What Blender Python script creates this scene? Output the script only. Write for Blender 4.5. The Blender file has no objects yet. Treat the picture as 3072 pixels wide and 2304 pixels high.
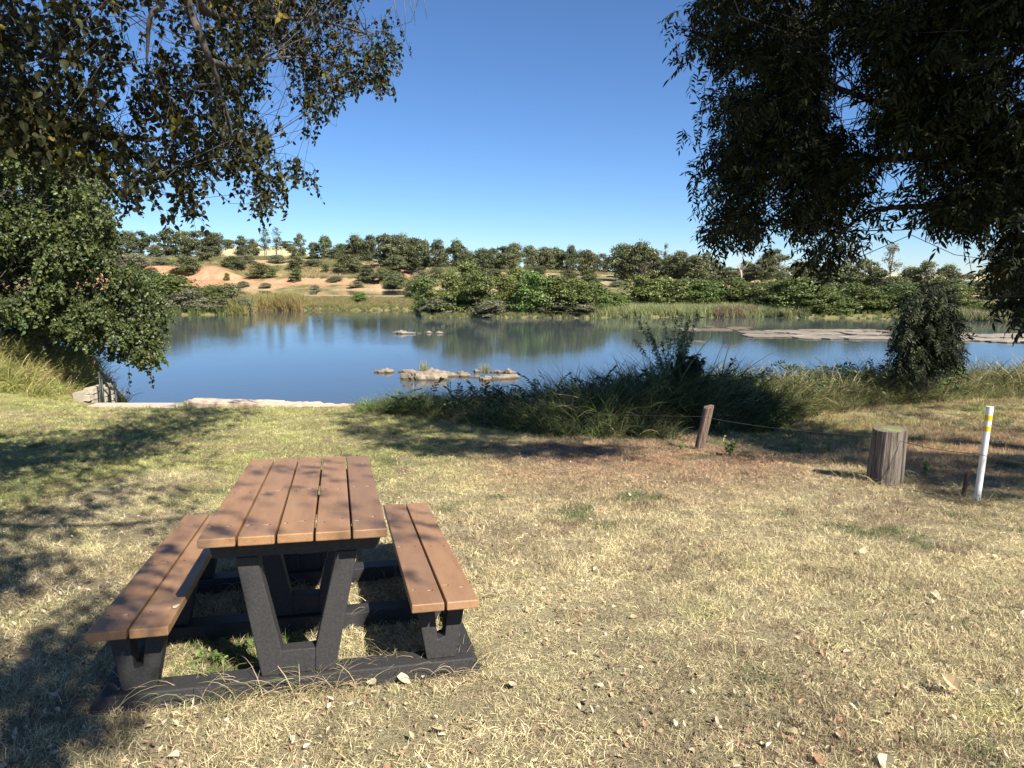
import bpy, bmesh, math, random
import numpy as np
from mathutils import Vector, Matrix, Euler
rng = np.random.default_rng(7)
random.seed(7)
C = bpy.context.scene.collection
sc = bpy.context.scene

# ------------------------------------------------------------------ camera, sky, sun, exposure
F = 2121.0; PITCH = 0.15527; CAMZ = 1.545
cd = bpy.data.cameras.new('camera'); cam = bpy.data.objects.new('camera', cd); C.objects.link(cam)
cam.location = (0, 0, CAMZ); cam.rotation_euler = (math.pi/2 - PITCH, 0, 0)
cd.sensor_width = 36; cd.lens = 36*F/3072; cd.clip_start = 0.05; cd.clip_end = 9000
sc.camera = cam
SUN_EL, SUN_AZ = 44.0, 139.0
se, sa = math.radians(SUN_EL), math.radians(SUN_AZ)
SUN = np.array([math.cos(se)*math.sin(sa), math.cos(se)*math.cos(sa), math.sin(se)])
w = bpy.data.worlds.new('World'); sc.world = w; w.use_nodes = True
nt = w.node_tree; bgn = nt.nodes['Background']
sky = nt.nodes.new('ShaderNodeTexSky'); sky.sky_type = 'NISHITA'; sky.sun_disc = False
sky.sun_elevation = se; sky.sun_rotation = sa; sky.air_density = 1.0; sky.dust_density = 0.0; sky.ozone_density = 10.0; sky.altitude = 1600
nt.links.new(sky.outputs[0], bgn.inputs[0]); bgn.inputs[1].default_value = 0.067
sl = bpy.data.lights.new('sun', 'SUN'); sl.energy = 5.0; sl.angle = math.radians(0.53); sl.color = (1.0, 0.93, 0.82)
so = bpy.data.objects.new('sun', sl); C.objects.link(so)
so.rotation_euler = Vector(SUN).to_track_quat('Z', 'Y').to_euler()
so.location = (20, -30, 40)
sc.view_settings.view_transform = 'Standard'; sc.view_settings.look = 'None'
sc.view_settings.exposure = 1.15; sc.view_settings.gamma = 1.0
sc.view_settings.use_curve_mapping = False
sc.cycles.max_bounces = 6; sc.cycles.diffuse_bounces = 3; sc.cycles.glossy_bounces = 3
sc.cycles.transmission_bounces = 3; sc.cycles.transparent_max_bounces = 6
sc.cycles.caustics_reflective = False; sc.cycles.caustics_refractive = False

ZW = -2.40                                   # water level

# ------------------------------------------------------------------ small maths
def ray(u, v):
    x = (u-1536.0)/F; q = (1152.0-v)/F
    c, s = math.cos(PITCH), math.sin(PITCH)
    y = c + q*s
    return x/y, (-s + q*c)/y                 # per metre of world Y
def at(u, v, Y):
    a, b = ray(u, v); return np.array([a*Y, Y, CAMZ + b*Y])
def at_water(u, v, z=ZW):
    a, b = ray(u, v); Y = (z-CAMZ)/b; return np.array([a*Y, Y, z])
def on_plane(u, v):                          # the lawn's sloping plane
    a, b = ray(u, v); Y = -CAMZ/(b + .0869 + .0049*a); return np.array([a*Y, Y, CAMZ + b*Y])
def sstep(a, b, x):
    t = np.clip((x-a)/(b-a), 0, 1); return t*t*(3-2*t)
def _h(ix, iy, s):
    n = (ix.astype(np.int64)*374761393 + iy.astype(np.int64)*668265263 + s*974711) & 0x7fffffff
    n = ((n ^ (n >> 13))*1274126177) & 0x7fffffff
    return ((n ^ (n >> 16)) & 0xffff)/65535.0
def vnoise(x, y, s=0):
    x = np.asarray(x, float); y = np.asarray(y, float)
    ix = np.floor(x); iy = np.floor(y); fx = x-ix; fy = y-iy
    fx = fx*fx*(3-2*fx); fy = fy*fy*(3-2*fy)
    a = _h(ix, iy, s); b = _h(ix+1, iy, s); c = _h(ix, iy+1, s); d = _h(ix+1, iy+1, s)
    return (a*(1-fx)+b*fx)*(1-fy) + (c*(1-fx)+d*fx)*fy
def fbm(x, y, s=0, o=4):
    t = 0; amp = .5; tot = 0
    for k in range(o):
        t = t + amp*vnoise(np.asarray(x)*2**k, np.asarray(y)*2**k, s+k*17); tot += amp; amp *= .5
    return t/tot
def inpoly(px, py, poly):
    r = np.zeros(len(px), bool); n = len(poly)
    for i in range(n):
        x1, y1 = poly[i]; x2, y2 = poly[(i+1) % n]
        if y1 == y2: continue
        c = ((y1 > py) != (y2 > py)) & (px < (x2-x1)*(py-y1)/(y2-y1)+x1); r ^= c
    return r
def sample_poly(poly, n):
    p = np.array(poly, float); lo = p.min(0); hi = p.max(0); out = []
    k = 0
    while k < n:
        q = rng.uniform(lo, hi, (n*3, 2)); q = q[inpoly(q[:, 0], q[:, 1], poly)]
        out.append(q); k += len(q)
    return np.concatenate(out)[:n]

# ------------------------------------------------------------------ object helpers
def tag(o, label=None, cat=None, group=None, kind=None):
    if label: o['label'] = label
    if cat: o['category'] = cat
    if group: o['group'] = group
    if kind: o['kind'] = kind
    elif cat and 'kind' not in o: o['kind'] = 'thing'
    return o
def empty(name, loc=(0, 0, 0), rz=0):
    o = bpy.data.objects.new(name, None); C.objects.link(o); o.location = loc; o.rotation_euler = (0, 0, rz)
    o.empty_display_size = .1; return o
def obj(name, me, mat=None, parent=None, loc=None, rot=None, scale=None):
    if mat is not None and len(me.materials) == 0: me.materials.append(mat)
    o = bpy.data.objects.new(name, me); C.objects.link(o)
    if parent is not None: o.parent = parent
    if loc is not None: o.location = loc
    if rot is not None: o.rotation_euler = rot
    if scale is not None: o.scale = scale
    return o
def npmesh(name, V, Fc, smooth=False, col=None):
    """V (n,3); Fc (m,k) with one k, or list of such arrays"""
    me = bpy.data.meshes.new(name)
    Fs = Fc if isinstance(Fc, list) else [Fc]
    Fs = [f for f in Fs if len(f)]
    me.vertices.add(len(V)); me.vertices.foreach_set('co', np.ascontiguousarray(V, dtype=np.float32).ravel())
    nl = sum(f.size for f in Fs); nf = sum(len(f) for f in Fs)
    me.loops.add(nl); me.polygons.add(nf)
    me.loops.foreach_set('vertex_index', np.concatenate([f.ravel() for f in Fs]).astype(np.int32))
    tot = np.concatenate([np.full(len(f), f.shape[1]) for f in Fs]); st = np.concatenate([[0], np.cumsum(tot)[:-1]])
    me.polygons.foreach_set('loop_start', st.astype(np.int32))
    try: me.polygons.foreach_set('loop_total', tot.astype(np.int32))
    except Exception: pass
    me.polygons.foreach_set('use_smooth', np.full(nf, bool(smooth)))
    me.update(calc_edges=True)
    if col is not None:
        a = me.color_attributes.new('Col', 'FLOAT_COLOR', 'POINT')
        c4 = np.ones((len(V), 4), np.float32); c4[:, :3] = col
        a.data.foreach_set('color', c4.ravel())
    return me
class MB:
    def __init__(s): s.v = []; s.q = []; s.t = []; s.n = 0
    def add(s, V, Q=None, T=None):
        V = np.asarray(V, float); s.v.append(V)
        if Q is not None and len(Q): s.q.append(np.asarray(Q, int)+s.n)
        if T is not None and len(T): s.t.append(np.asarray(T, int)+s.n)
        s.n += len(V)
    def tube(s, pts, rad, n=6, cap=True):
        P = [np.asarray(p, float) for p in pts]; V = []
        up = np.array([.31, .22, .92])
        for i, p in enumerate(P):
            d = P[min(i+1, len(P)-1)] - P[max(i-1, 0)]; d = d/(np.linalg.norm(d)+1e-9)
            x = np.cross(d, up); 
            if np.linalg.norm(x) < .05: x = np.cross(d, [1, 0, 0])
            x = x/np.linalg.norm(x); y = np.cross(d, x)
            r = rad[i] if hasattr(rad, '__len__') else rad
            for k in range(n):
                t = 2*math.pi*k/n; V.append(p + r*(math.cos(t)*x + math.sin(t)*y))
        Q = []
        for i in range(len(P)-1):
            for k in range(n):
                k2 = (k+1) % n; Q.append((i*n+k, i*n+k2, (i+1)*n+k2, (i+1)*n+k))
        T = []
        if cap:
            V.append(P[0]); V.append(P[-1]); a = len(V)-2; b = len(V)-1; m = (len(P)-1)*n
            for k in range(n):
                k2 = (k+1) % n; T.append((a, k2, k)); T.append((b, m+k, m+k2))
        s.add(V, Q, T)
    def mesh(s, name, smooth=False):
        V = np.concatenate(s.v); fs = []
        if s.q: fs.append(np.concatenate(s.q))
        if s.t: fs.append(np.concatenate(s.t))
        return npmesh(name, V, fs, smooth)
def box_mesh(name, x0, x1, y0, y1, z0, z1, bev=.004, seg=2):
    bm = bmesh.new(); bmesh.ops.create_cube(bm, size=1)
    for v in bm.verts:
        v.co = ((x0+x1)/2 + v.co.x*(x1-x0), (y0+y1)/2 + v.co.y*(y1-y0), (z0+z1)/2 + v.co.z*(z1-z0))
    if bev: bmesh.ops.bevel(bm, geom=bm.edges[:], offset=bev, segments=seg, affect='EDGES', profile=.5)
    me = bpy.data.meshes.new(name); bm.to_mesh(me); bm.free(); return me
def prism_mesh(name, poly, y0, y1, bev=.004, seg=2):
    """polygon in x,z extruded along y"""
    bm = bmesh.new(); a = [bm.verts.new((x, y0, z)) for x, z in poly]
    f = bm.faces.new(a); r = bmesh.ops.extrude_face_region(bm, geom=[f])
    for e in r['geom']:
        if isinstance(e, bmesh.types.BMVert): e.co.y = y1
    bmesh.ops.recalc_face_normals(bm, faces=bm.faces[:])
    if bev: bmesh.ops.bevel(bm, geom=bm.edges[:], offset=bev, segments=seg, affect='EDGES', profile=.5)
    me = bpy.data.meshes.new(name); bm.to_mesh(me); bm.free(); return me

# ------------------------------------------------------------------ materials
def newmat(name):
    m = bpy.data.materials.new(name); m.use_nodes = True; n = m.node_tree
    return m, n, n.nodes['Principled BSDF']
def N(n, t, **kw):
    x = n.nodes.new(t)
    for k, v in kw.items(): setattr(x, k, v)
    return x
def mixrgb(n, a, b, fac, mode='MIX'):
    x = N(n, 'ShaderNodeMix', data_type='RGBA', blend_type=mode)
    for sock, val in ((x.inputs[0], fac), (x.inputs[6], a), (x.inputs[7], b)):
        if hasattr(val, 'links'): n.links.new(val, sock)
        elif isinstance(val, (int, float)): sock.default_value = val
        else: sock.default_value = (*val, 1)
    return x.outputs[2]
def noise_tex(n, scale, detail=4, vec=None, rough=.55):
    x = N(n, 'ShaderNodeTexNoise'); x.inputs['Scale'].default_value = scale; x.inputs['Detail'].default_value = detail
    x.inputs['Roughness'].default_value = rough
    if vec is not None: n.links.new(vec, x.inputs['Vector'])
    return x.outputs[0]
def ramp(n, val, stops):
    r = N(n, 'ShaderNodeValToRGB'); n.links.new(val, r.inputs[0])
    e = r.color_ramp.elements
    while len(e) < len(stops): e.new(.5)
    for k, (p, c) in enumerate(stops):
        e[k].position = p; e[k].color = (*c, 1) if not isinstance(c, (int, float)) else (c, c, c, 1)
    return r.outputs[0]
def bump(n, b, h, strength, dist):
    x = N(n, 'ShaderNodeBump'); x.inputs['Strength'].default_value = strength; x.inputs['Distance'].default_value = dist
    n.links.new(h, x.inputs['Height']); n.links.new(x.outputs[0], b.inputs['Normal'])
def objvec(n, sc3=(1, 1, 1), src='Object'):
    t = N(n, 'ShaderNodeTexCoord'); m = N(n, 'ShaderNodeMapping'); m.inputs['Scale'].default_value = sc3
    n.links.new(t.outputs[src], m.inputs[0]); return m.outputs[0]
def leafmat(name, base, mode='GEOMETRY', trans=.22, var=.35, rough=.45, spec=.35):
    """foliage: base colour times the tint attribute (per leaf or per sprig), random per object, partly translucent"""
    m, n, b = newmat(name)
    at_ = N(n, 'ShaderNodeAttribute'); at_.attribute_type = mode; at_.attribute_name = 'Col' if mode == 'GEOMETRY' else 'tint'
    c = mixrgb(n, at_.outputs[0], base, 1.0, 'MULTIPLY')
    if mode == 'INSTANCER':
        g = N(n, 'ShaderNodeAttribute'); g.attribute_name = 'Col'
        c = mixrgb(n, c, g.outputs[0], 1.0, 'MULTIPLY')
    oi = N(n, 'ShaderNodeObjectInfo')
    hs = N(n, 'ShaderNodeHueSaturation')
    mr = N(n, 'ShaderNodeMapRange'); mr.inputs[3].default_value = 1-var; mr.inputs[4].default_value = 1+var
    n.links.new(oi.outputs['Random'], mr.inputs[0]); n.links.new(mr.outputs[0], hs.inputs['Value'])
    mr2 = N(n, 'ShaderNodeMapRange'); mr2.inputs[3].default_value = .475; mr2.inputs[4].default_value = .515
    wn = N(n, 'ShaderNodeTexWhiteNoise', noise_dimensions='1D'); n.links.new(oi.outputs['Random'], wn.inputs['W'])
    n.links.new(wn.outputs[0], mr2.inputs[0]); n.links.new(mr2.outputs[0], hs.inputs['Hue'])
    n.links.new(c, hs.inputs['Color'])
    n.links.new(hs.outputs[0], b.inputs['Base Color']); b.inputs['Roughness'].default_value = rough
    b.inputs['Specular IOR Level'].default_value = spec
    t = N(n, 'ShaderNodeBsdfTranslucent'); n.links.new(hs.outputs[0], t.inputs[0])
    mx = N(n, 'ShaderNodeMixShader'); mx.inputs[0].default_value = trans
    n.links.new(b.outputs[0], mx.inputs[1]); n.links.new(t.outputs[0], mx.inputs[2])
    n.links.new(mx.outputs[0], n.nodes['Material Output'].inputs[0]); return m
def woodmat(name, c1, c2, grain=(14, 14, 1.2), bumpd=.006, rough=.85):
    m, n, b = newmat(name); v = objvec(n, grain)
    f = noise_tex(n, 3.0, 6, v, .65)
    n.links.new(ramp(n, f, [(.3, c1), (.7, c2)]), b.inputs['Base Color'])
    b.inputs['Roughness'].default_value = rough; bump(n, b, f, .8, bumpd); return m
def vcolmat(name, scale, amt, rough=.95, bumps=None, scale2=None):
    m, n, b = newmat(name); a = N(n, 'ShaderNodeAttribute'); a.attribute_name = 'Col'
    v = objvec(n)
    f = noise_tex(n, scale, 8, v, .7)
    c = mixrgb(n, a.outputs[0], ramp(n, f, [(.25, 1-amt), (.75, 1+amt)]), 1.0, 'MULTIPLY')
    n.links.new(c, b.inputs['Base Color']); b.inputs['Roughness'].default_value = rough
    b.inputs['Specular IOR Level'].default_value = .15
    if bumps: bump(n, b, f, *bumps)
    return m
def barkmat(name, c1, c2):
    m, n, b = newmat(name); v = objvec(n, (1, 1, .5)); f = noise_tex(n, 18, 6, v, .7)
    n.links.new(ramp(n, f, [(.35, c1), (.65, c2)]), b.inputs['Base Color']); b.inputs['Roughness'].default_value = .9
    bump(n, b, f, .6, .01); return m
def plainmat(name, col, rough=.5, scale=None, amt=.15, metal=0, bmp=None, vec=(1, 1, 1), spec=.5):
    m, n, b = newmat(name); b.inputs['Roughness'].default_value = rough; b.inputs['Metallic'].default_value = metal
    b.inputs['Specular IOR Level'].default_value = spec
    v = objvec(n, vec); f = noise_tex(n, scale or 8, 6, v, .65)
    lo = tuple(x*(1-amt) for x in col); hi = tuple(min(1, x*(1+amt)) for x in col)
    n.links.new(ramp(n, f, [(.3, lo), (.7, hi)]), b.inputs['Base Color'])
    if bmp: bump(n, b, f, *bmp)
    return m

# ------------------------------------------------------------------ scattering (ground cover and leaf sprays: points that carry sprigs)
def proto_collection(name, meshes, mat):
    col = bpy.data.collections.new(name)
    for i, me in enumerate(meshes):
        me.materials.append(mat); o = bpy.data.objects.new('%s_%02d' % (name, i), me); col.objects.link(o)
    return col
_groups = {}
def scatter_group(col):
    if col.name in _groups: return _groups[col.name]
    g = bpy.data.node_groups.new('spread_'+col.name, 'GeometryNodeTree')
    g.interface.new_socket('Geometry', in_out='INPUT', socket_type='NodeSocketGeometry')
    g.interface.new_socket('Geometry', in_out='OUTPUT', socket_type='NodeSocketGeometry')
    i = g.nodes.new('NodeGroupInput'); o = g.nodes.new('NodeGroupOutput')
    ci = g.nodes.new('GeometryNodeCollectionInfo'); ci.inputs[0].default_value = col
    ci.inputs[1].default_value = True; ci.inputs[2].default_value = True
    ip = g.nodes.new('GeometryNodeInstanceOnPoints')
    def attr(name, t):
        a = g.nodes.new('GeometryNodeInputNamedAttribute'); a.data_type = t; a.inputs[0].default_value = name; return a.outputs[0]
    e2r = g.nodes.new('FunctionNodeEulerToRotation'); g.links.new(attr('rot', 'FLOAT_VECTOR'), e2r.inputs[0])
    g.links.new(i.outputs[0], ip.inputs['Points']); g.links.new(ci.outputs[0], ip.inputs['Instance'])
    ip.inputs['Pick Instance'].default_value = True
    g.links.new(attr('idx', 'INT'), ip.inputs['Instance Index'])
    g.links.new(e2r.outputs[0], ip.inputs['Rotation']); g.links.new(attr('scl', 'FLOAT_VECTOR'), ip.inputs['Scale'])
    g.links.new(ip.outputs[0], o.inputs[0]); _groups[col.name] = g; return g
def scatter(name, P, rot, scl, tint, col, parent=None):
    n = len(P); me = bpy.data.meshes.new(name)
    me.vertices.add(n); me.vertices.foreach_set('co', np.asarray(P, np.float32).ravel())
    def put(nm, t, arr, key):
        a = me.attributes.new(nm, t, 'POINT'); a.data.foreach_set(key, np.ascontiguousarray(arr).ravel())
    scl = np.asarray(scl, np.float32)
    if scl.ndim == 1: scl = np.repeat(scl[:, None], 3, 1)
    put('rot', 'FLOAT_VECTOR', np.asarray(rot, np.float32), 'vector'); put('scl', 'FLOAT_VECTOR', scl, 'vector')
    put('idx', 'INT', rng.integers(0, len(col.objects), n).astype(np.int32), 'value')
    t4 = np.ones((n, 4), np.float32); t4[:, :3] = tint
    put('tint', 'FLOAT_COLOR', t4, 'color')
    me.update()
    o = obj(name, me, None, parent); md = o.modifiers.new('spread', 'NODES'); md.node_group = scatter_group(col)
    o['kind'] = 'stuff'; return o

# ------------------------------------------------------------------ blades, leaves, sprigs
def blades_mesh(name, n, rad, h, wd, lean, seg=2, curl=.5, seed=0, colv=.25, flat=0):
    r = np.random.default_rng(seed); V = []; T = []; Q = []; cl = []
    k = 0
    for i in range(n):
        a = r.uniform(0, 2*math.pi); d = rad*math.sqrt(r.uniform()); p = np.array([d*math.cos(a), d*math.sin(a), -.004])
        L = r.uniform(*h); b = r.uniform(0, 2*math.pi); th = r.uniform(*lean); W = wd*r.uniform(.7, 1.3)
        cu = curl*r.uniform(.3, 1.3); side = np.array([-math.sin(b), math.cos(b), 0]); c = 1+colv*r.uniform(-1, 1)
        # turn the blade's flat side at random
        tw = r.uniform(0, math.pi); 
        for s in range(seg+1):
            f = s/seg; wv = W*(1-f**1.6)*.5
            fd = np.array([math.cos(b)*math.sin(th), math.sin(b)*math.sin(th), math.cos(th)])
            nn = np.cross(fd, side); sd = side*math.cos(tw)+nn*math.sin(tw)
            if s < seg: V += [p-sd*wv, p+sd*wv]; cl += [c*(.8+.2*f)]*2
            else: V += [p]; cl += [c]
            p = p + fd*L/seg; th = min(th+cu/seg*1.6, 2.6)
        for s in range(seg-1): Q.append((k+2*s, k+2*s+1, k+2*s+3, k+2*s+2))
        T.append((k+2*seg-2, k+2*seg-1, k+2*seg)); k += 2*seg+1
    cc = np.repeat(np.array(cl)[:, None], 3, 1)
    return npmesh(name, np.array(V), [np.array(Q).reshape(-1, 4), np.array(T)], False, cc)
def leaf_shape(L, W, fold=.25, droop=.15, kind='ovate'):
    """a pointed leaf along +X, folded along its midrib: 5 stations"""
    st = {'ovate': [(0, .12), (.18, .85), (.42, 1), (.72, .58), (1, 0)], 'lance': [(0, .1), (.25, .8), (.5, 1), (.78, .6), (1, 0)],
          'heart': [(-.06, .5), (.12, 1), (.4, .95), (.72, .5), (1, 0)]}[kind]
    V = []; Q = []; T = []
    for x, wv in st:
        z = -droop*L*x*x
        V += [(x*L, wv*W/2, z+fold*wv*W/2), (x*L, 0, z), (x*L, -wv*W/2, z+fold*wv*W/2)]
    for i in range(len(st)-1):
        a = 3*i; Q += [(a, a+1, a+4, a+3), (a+1, a+2, a+5, a+4)]
    return np.array(V), np.array(Q)
def rotm(e): return np.array(Euler(e).to_matrix())
def sprig_mesh(name, nleaf, length, L, W, kind, seed, pinnate=False, spread=.9, hang=.3, wood=(.35, .3, .25)):
    r = np.random.default_rng(seed); V = []; Q = []; cl = []; k = 0
    # stalk along +X, sagging
    def pt(t): return np.array([t*length, 0, -hang*length*t*t])
    mb = MB(); mb.tube([pt(t) for t in (0, .33, .66, 1)], [.0032, .0026, .002, .0012], 3, False)
    V.append(np.concatenate(mb.v)); Q.append(np.concatenate(mb.q)); cl.append(np.tile(wood, (len(V[0]), 1))); k = len(V[0])
    for i in range(nleaf):
        t = (i+1)/nleaf if pinnate else r.uniform(.12, 1)
        s = L*r.uniform(.7, 1.15); sgn = 1 if i % 2 else -1
        lv, lq = leaf_shape(s, W*s/L*r.uniform(.85, 1.15), r.uniform(.1, .45), r.uniform(.05, .4), kind)
        if pinnate:
            yaw = sgn*r.uniform(.8, 1.25) if i < nleaf-1 else r.uniform(-.2, .2); rt = rotm((r.uniform(-.5, .5), r.uniform(.1, .7), yaw))
        else:
            rt = rotm((r.uniform(-1.2, 1.2), r.uniform(-.2, 1.3), r.uniform(-spread*2.4, spread*2.4)))
        off = rt @ np.array([.018 if not pinnate else .003, 0, 0])
        V.append(lv @ rt.T + pt(t) + off); Q.append(lq+k); k += len(lv)
        g = r.uniform(.7, 1.3); cl.append(np.tile([g*r.uniform(.9, 1.12), g, g*r.uniform(.85, 1.1)], (len(lv), 1)))
    return npmesh(name, np.concatenate(V), np.concatenate(Q), False, np.concatenate(cl))

# ================================================================== THE SETTING
# ---- near bank
YE_X = [-60, -13, -11, -9.7, -9.25, -3.4, -2.6, -1, 1, 2.5, 4, 7, 13, 40, 90]
YE_Y = [30, 21, 18.5, 15.6, 15.05, 15.0, 14.6, 14.2, 13.8, 14.2, 15.6, 17.8, 20, 24, 30]
def gz(x, y):
    x = np.asarray(x, float); y = np.asarray(y, float)
    z = -.0049*np.clip(x, -20, 20) - .0869*np.clip(y, -6, 24)
    z = z + 1.05*sstep(-8.7, -12.5, x)*sstep(8.0, 14.5, y)
    z = z + .05*(fbm(x*.35, y*.35, 3)-.5) + .03*(fbm(x*1.3, y*1.3, 5, 3)-.5)*sstep(1.0, 6.0, y)
    z = z - .25*sstep(2.4, 4.2, x-.12*(y-8))*sstep(8.4, 10.5, y)*(1-sstep(13, 16, y))
    ye = np.interp(x, YE_X, YE_Y); d = y-ye
    steep = sstep(-9.9, -9.3, x)*(1-sstep(-3.5, -2.6, x))
    k = .8 + 5*steep
    drop = np.where(d > 0, k*d, 0)
    return np.maximum(z-drop, ZW-1.6)
def zat(x, y): return float(gz(np.array([x]), np.array([y]))[0])

STRAW = np.array([.62, .545, .32]); GREEN = np.array([.43, .435, .165]); RUST = np.array([.42, .255, .16]); DUST = np.array([.36, .25, .165])
def lawn_col(x, y, j=0):
    n1 = fbm(x*.55, y*.55, 21); n2 = fbm(x*1.9, y*1.9, 33); n3 = fbm(x*.25+5, y*.25, 44)
    n4 = fbm(x*4.3, y*4.3, 57, 3)
    g = sstep(5.5, 9.5, y-.55*x)*.92*sstep(.26, .56, n1+.12) + .5*sstep(.62, .72, n2)*sstep(.5, .62, n4)*(1-sstep(7, 10, y))
    r = np.exp(-((y-8.6-.05*x)/2.2)**2)*sstep(-1.6, .8, x)*sstep(.25, .55, n1) + .55*sstep(.56, .70, n3+.35*(n2-.5))*sstep(-.5, 1.5, x)
    g = np.clip(g, 0, 1)*(1-np.clip(r, 0, 1)); r = np.clip(r, 0, 1)*.8
    c = STRAW*(.80+.42*n2)[:, None]
    c = c*(1-g[:, None]) + GREEN*(.75+.5*n2)[:, None]*g[:, None]
    c = c*(1-r[:, None]) + RUST*(.75+.6*n4)[:, None]*r[:, None]
    return c
def grid_mesh(name, xs, ys, zf, colf, smooth=True):
    X, Y = np.meshgrid(xs, ys); Z = zf(X.ravel(), Y.ravel())
    V = np.stack([X.ravel(), Y.ravel(), Z], 1); nx = len(xs); ny = len(ys)
    i = np.arange(nx*ny).reshape(ny, nx); Q = np.stack([i[:-1, :-1], i[:-1, 1:], i[1:, 1:], i[1:, :-1]], -1).reshape(-1, 4)
    return npmesh(name, V, Q, smooth, colf(V))
def spread_axis(lo, hi, step, far, g=1.25):
    a = list(np.arange(lo, hi+1e-6, step)); s = step
    left = []; x = lo
    while x > -far: s *= g; x -= s; left.append(x)
    right = []; x = hi; s = step
    while x < far: s *= g; x += s; right.append(x)
    return np.array(left[::-1]+a+right)
ground_mat = vcolmat('dry_lawn_soil', 70, .75, .95, (1.0, .03))
def near_col(V):
    c = lawn_col(V[:, 0], V[:, 1]); sb = .6*sstep(.46, .66, fbm(V[:, 0]*.8+3, V[:, 1]*.8, 152))[:, None]; c = (c*(1-sb)+np.array([.50, .40, .25])*sb)*.56
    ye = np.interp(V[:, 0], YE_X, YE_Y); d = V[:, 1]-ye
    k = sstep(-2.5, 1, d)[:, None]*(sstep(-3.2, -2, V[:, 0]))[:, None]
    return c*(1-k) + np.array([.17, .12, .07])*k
xs = spread_axis(-15, 15, .16, 90); ys = np.concatenate([np.arange(-40, -4, 3.0), np.arange(-4, 22.6, .16)])
ys = np.concatenate([ys, [24, 27, 31, 36]])
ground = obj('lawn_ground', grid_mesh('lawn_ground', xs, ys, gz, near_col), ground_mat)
tag(ground, 'dry mown lawn sloping down to the river', None, None, 'structure')

# ---- far bank, as one sheet reaching the horizon
SH_U = [-800, 300, 500, 735, 770, 1240, 1270, 1780, 1840, 2300, 2360, 2700, 2860, 3072, 3800]
SH_Y = [70, 68, 67, 67, 75, 76, 62, 62.5, 64, 64, 62.5, 61, 60, 56, 50]
RU = [-600, 400, 1000, 1300, 1650, 2000, 2400, 2800, 3600]
RY = [228, 226, 222, 200, 178, 156, 130, 112, 104]
RZ = [7.5, 6.6, 6.0, 2.9, 1.6, .5, -.2, -.7, -.9]
def fz(x, Y):
    x = np.asarray(x, float); Y = np.asarray(Y, float)
    u = 1536 + F*x/np.maximum(Y, 1)
    ys_ = np.interp(u, SH_U, SH_Y) + 2.2*(fbm(x*.12, Y*.03, 61)-.5)
    yr = np.interp(u, RU, RY); zr = np.interp(u, RU, RZ)
    left = 1-sstep(1225, 1300, u)
    low = ZW + .22 + .5*(fbm(x*.09, Y*.09, 71)-.4) + .25*sstep(0, 12, Y-ys_)
    Yg = Y + 9*(fbm(x*.06, Y*.0, 81)-.5) + 3.5*(fbm(x*.25, Y*.02, 82, 3)-.5)
    t = (Yg-173)/np.maximum(yr-173, 30)
    steep = 1-sstep(640, 760, u)
    pr = np.interp(t, [0, .12, .26, .34, .42, .62, 1, 1.2], [0, .12, .26, .62, .68, .80, 1, 1])*steep + \
         np.interp(t, [0, .1, .2, .26, .48, .54, 1, 1.2], [0, .10, .14, .26, .45, .60, 1, 1])*(1-steep)
    chan = sstep(117, 122, Y + 3*(fbm(x*.05, Y*.05, 91)-.5))
    zl = np.where(Yg < 173, low*(1-chan)+(ZW-1)*chan, np.maximum(ZW+.25+(zr-ZW-.25)*pr, ZW-1))
    zl = np.where((Yg >= 165) & (Yg < 173), ZW-1+(1.25)*sstep(165, 173, Yg), zl)
    t2 = np.clip((Y-ys_-9)/np.maximum(yr-ys_-9, 20), 0, 1)
    zrr = low + (zr-ZW-.4)*(.25*t2+.75*sstep(.35, 1, t2)) + .5*(fbm(x*.12, Y*.12, 95)-.5)*t2
    z = zl*left + zrr*(1-left)
    beyond = np.maximum(Y-yr, 0); sl_ = np.interp(u, [400, 640, 700, 890, 960, 1150, 1300], [.0, .02, .056, .056, .02, -.004, -.012])
    z = z + np.minimum(beyond, 170)*sl_
    z = z + .35*(fbm(x*.3, Y*.3, 97)-.5)*sstep(5, 20, Y-ys_)*np.where((left > .5) & (Y < 172), .3, 1)
    sh = sstep(-1.0, 1.2, Y-ys_)
    return z*sh + (ZW-1.4)*(1-sh)
def far_z(x, Y): return float(fz(np.array([x]), np.array([Y]))[0])
aa = np.linspace(-1.15, 1.15, 620)
Yr = np.concatenate([np.arange(44, 84, .6), np.arange(84, 165, 1.4), np.arange(165, 235, .7), np.arange(236, 420, 6), np.geomspace(430, 6000, 24)])
A, YY = np.meshgrid(aa, Yr); XX = A*YY
ZZ = fz(XX.ravel(), YY.ravel()).reshape(XX.shape)
gy, gx = np.gradient(ZZ); slope = np.abs(gy/np.gradient(Yr)[:, None])
U = 1536 + F*A
n1 = fbm(XX*.08, YY*.08, 101); n2 = fbm(XX*.45, YY*.45, 102); n3 = fbm(XX*.03, ZZ*1.6, 103)
dry = np.array([.36, .27, .15]); olive = np.array([.16, .155, .065]); clay = np.array([.47, .235, .135]); clay2 = np.array([.30, .165, .10]); pale = np.array([.50, .44, .24])
colr = dry*(.75+.5*n2)[..., None] + (olive-dry)*(sstep(.45, .62, n1))[..., None]
ysU = np.interp(U, SH_U, SH_Y)
wet = (1-sstep(14, 46, YY-ysU))[..., None]; colr = colr*(1-wet) + olive*(.8+.5*n2)[..., None]*wet
cl_ = (sstep(.20, .34, slope)*sstep(168, 172, YY)*(1-sstep(212, 220, YY))*(1-.65*sstep(720, 800, U)) + .8*(1-sstep(640, 720, U))*sstep(173, 176, YY)*(1-sstep(188, 196, YY)))
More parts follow.
